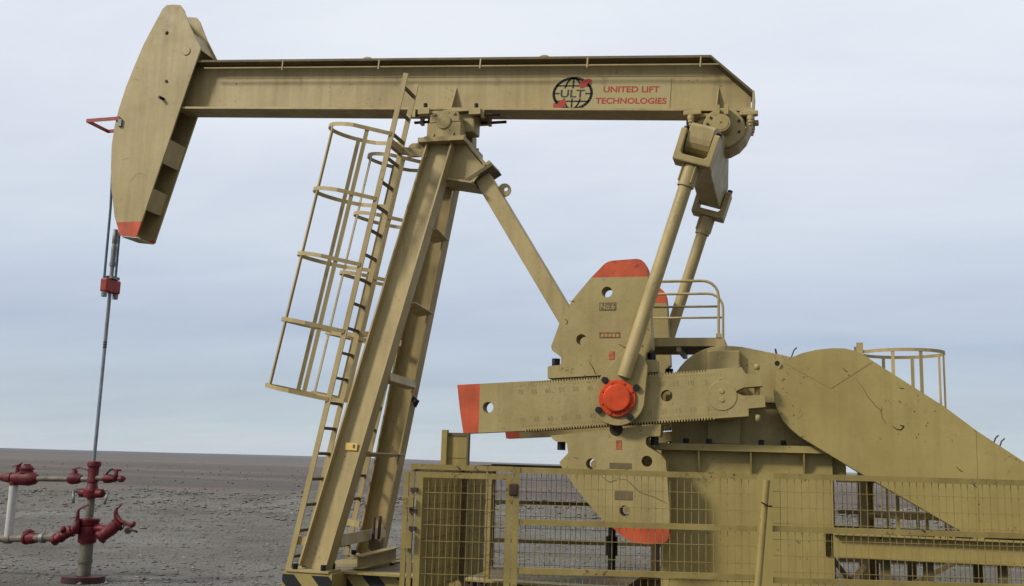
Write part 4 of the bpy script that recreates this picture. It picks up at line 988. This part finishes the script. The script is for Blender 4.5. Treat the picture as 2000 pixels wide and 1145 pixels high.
MB().turned((-6.06, 0, zf-.12), (0, 0, 1), [(0, .06), (.05, .066), (.06, .05)], 16).build('riser_collar', 'red_paint', WH)
# lower line
MB().tube([(-7.2, 0, .47), (-6.06, 0, .50), (-5.40, -.04, .545)], .05, 14).build('ground_line', 'pipe', WH)
MB().turned((-6.115, 0, .495), (1, 0, .03), [(0, .055), (.01, .064), (.10, .064), (.11, .055)], 16).build('pipe_tee', 'pipe', WH)
vC = MB().turned((-5.80, -.01, .52), (1, 0, .05), [(0, .055), (.015, .085), (.05, .088), (.055, .072), (.12, .08), (.17, .068), (.20, .066), (.22, .05)], 18).build('check_valve', 'red_paint', WH)
MB().turned((-5.735, -.01, .575), (-.15, 0, 1), [(0, .075), (.04, .07), (.05, .04), (.06, .04)], 14).build('bonnet', 'red_paint', vC)
MB().turned((-5.52, -.03, .535), (1, -.06, .07), [(0, .058), (.01, .068), (.06, .068), (.07, .058)], 14).build('union', 'galvanised', WH)
MB().turned((-5.42, -.05, .55), (1, -.15, .05), [(0, .05), (.10, .06), (.16, .05)], 14).build('union', 'pipe', WH)
# casing valve left, slanting
a = pz_(118, 1056); a.y = -.16; ax = (V((WX-.02, -.05, .75))-a)
vD = MB().turned(a, ax, [(0, .055), (.015, .072), (.05, .072), (.055, .058), (.10, .058), (.105, .076), (.14, .076), (.145, .066), (.25, .062), (.255, .078), (.285, .078), (.29, .05), (.42, .048)], 18).build('casing_valve', 'red_paint', WH)
MB().turned(a+V((.16, -.0, .13)), (-.25, 0, 1), [(0, .04), (.07, .03)], 10).build('bonnet', 'red_paint', vD)
MB().tube([(WX-.06, -.16, .80), (WX-.045, -.17, .93), (WX+.02, -.18, .97), (WX+.12, -.2, 1.0)], [.03, .016, .011, .011], 8).build('lever', 'red_paint', vD)
MB().tube([(WX-.07, -.16, .63), (WX-.06, -.16, .80)], [.06, .035], 10).build('valve_stem', 'red_paint', vD)
# casing valve right
a = pz_(203, 1052); a.y = -.12; b = pz_(230, 1018); b.y = .10
vE = MB().turned(a, b-a, [(0, .045), (.015, .088), (.05, .092), (.055, .072), (.10, .078), (.20, .082), (.27, .075), (.275, .095), (.31, .095), (.315, .05), (.345, .045)], 20).build('casing_valve', 'red_paint', WH)
MB().tube([(WX+.10, 0, .70), V(a)+(b-a)*.5], .055, 12).build('nipple', 'red_paint', WH)
c1 = pz_(229, 1012); d1 = pz_(240, 1017); e1_ = pz_(258, 1030)
MB().tube([pz_(228, 1022), pz_(226, 1000), pz_(228, 992)], [.035, .028, .016], 8).build('yoke', 'red_paint', vE)
MB().tube([pz_(226, 997), pz_(237, 986)], .012, 8).build('lever', 'red_paint', vE)
MB().tube([pz_(228, 1008), pz_(236, 1018), pz_(258, 1027)], [.032, .026, .018], 8).build('yoke', 'red_paint', vE)
MB().turned(pz_(255, 1030), (.6, 0, .8), [(0, .02), (.05, .04), (.09, .02)], 8).build('hand_knob', 'red_paint', vE)
MB().tube([V(b)+V((.03, .05, -.06)), pz_(250, 1037)], .045, 12).build('blow_line', 'pipe', WH)
MB().tube([pz_(252, 1034), pz_(268, 1039)], .014, 6).build('drain_tap', 'rust_steel', WH)
# wing valve upper right
MB().tube([(WX+.05, 0, zf+.02), (-4.60, 0, zf+.02)], .037, 12).build('wing_pipe', 'pipe', WH)
vF = MB().turned((-4.66, 0, zf+.018), (1, 0, 0), [(0, .04), (.02, .062), (.09, .06), (.17, .04), (.20, .03)], 14).build('wing_valve', 'red_paint', WH)
MB().tube([(-4.62, -.02, zf+.07), (-4.54, -.05, zf+.13), (-4.50, -.06, zf+.14)], .012, 8).build('lever', 'bolt_steel', vF)
MB().tube([(-4.47, -.02, zf+.0), (-4.47, -.02, zf+.13)], .03, 8).build('bleed_tap', 'red_paint', vF)
MB().tube([(-4.55, -.02, zf+.14), (-4.40, -.02, zf+.13)], .012, 8).build('tap_handle', 'red_paint', vF)
MB().turned((-4.43, -.02, zf+.02), (1, 0, 0), [(0, .028), (.02, .045), (.07, .045), (.09, .03)], 10).build('tap_cap', 'red_paint', vF)

# ================================================================== POLISHED ROD AND ROPE HANGER
RX = WX-.01; zc1, zc0 = at(216, 545, 0).z, at(216, 578, 0).z
RD = thing('polished_rod', (RX, 0, 1.5), 'steel polished rod hanging from a red carrier bar under the horse head', 'rod')
MB().tube([(RX, 0, 1.49), (RX, 0, zc1+.66)], .023, 12).build('rod', 'rod_steel', RD)
zr = at(203, 680, 0).z
MB().turned((RX, 0, zr+.02), (0, 0, 1), [(0, .0245), (.85, .0245)], 12).build('rod_sleeve', 'galvanised', RD)
for k in range(3): MB().turned((RX, 0, zr+.0+.035*k), (0, 0, 1), [(0, .026), (.018, .026)], 12).build('rod_mark', 'bolt_steel', RD)
car = MB().box(RX-.055, RX+.055, -.155, .155, zc0+.04, zc1-.01).build('carrier_bar', 'carrier_red', RD, bevel=.02)
for y in (-.12, .12): MB().turned((RX, y, zc0-.03), (0, 0, 1), [(0, .036), (.068, .04)], 14).build('rope_socket', 'galvanised', car)
MB().box(RX-.07, RX+.07, -.09, .09, zc1-.008, zc1+.03).build('load_plate', 'galvanised', RD)
MB().turned((RX, 0, zc1+.032), (0, 0, 1), [(0, .026), (.14, .028), (.145, .042), (.20, .042), (.205, .034), (.40, .036), (.46, .03), (.47, .036), (.62, .036), (.63, .03), (.66, .03)], 16).build('rod_clamp', 'galvanised', RD)
for sg in (-1, 1):
    a = V((RX-.02, sg*.12, zc0+.03)); b = V((-4.885, sg*.13, 5.65))
    pts = [a, V((-4.855, sg*.13, 4.9)), b] + [V((p[0]-.022, sg*.13, p[1])) for p in front[5:11]]
    MB().tube([a, V((-4.868, sg*.12, 5.0)), V((-4.895, sg*.12, 5.5))]+[V((p[0]-.024, sg*.12, p[1])) for p in front[4:11]], .017, 8).build('wire_rope', 'rope', RD)

# ================================================================== AIR
mb = MB(); mb.box(-9500, 9500, -80, 9500, -60, 60)
hz = mb.build('haze', 'paint'); hz.data.materials.clear()
hm = bpy.data.materials.new('haze'); hm.use_nodes = True; hn = hm.node_tree; hn.nodes.clear()
ho = hn.nodes.new('ShaderNodeOutputMaterial'); pv = hn.nodes.new('ShaderNodeVolumePrincipled'); pv.inputs['Color'].default_value = (.80, .86, .95, 1)
pv.inputs['Density'].default_value = .00009; hn.links.new(pv.outputs[0], ho.inputs['Volume']); hz.data.materials.append(hm); hz['kind'] = 'stuff'
tag(hz, 'thin pale haze over the distant steppe', 'haze')
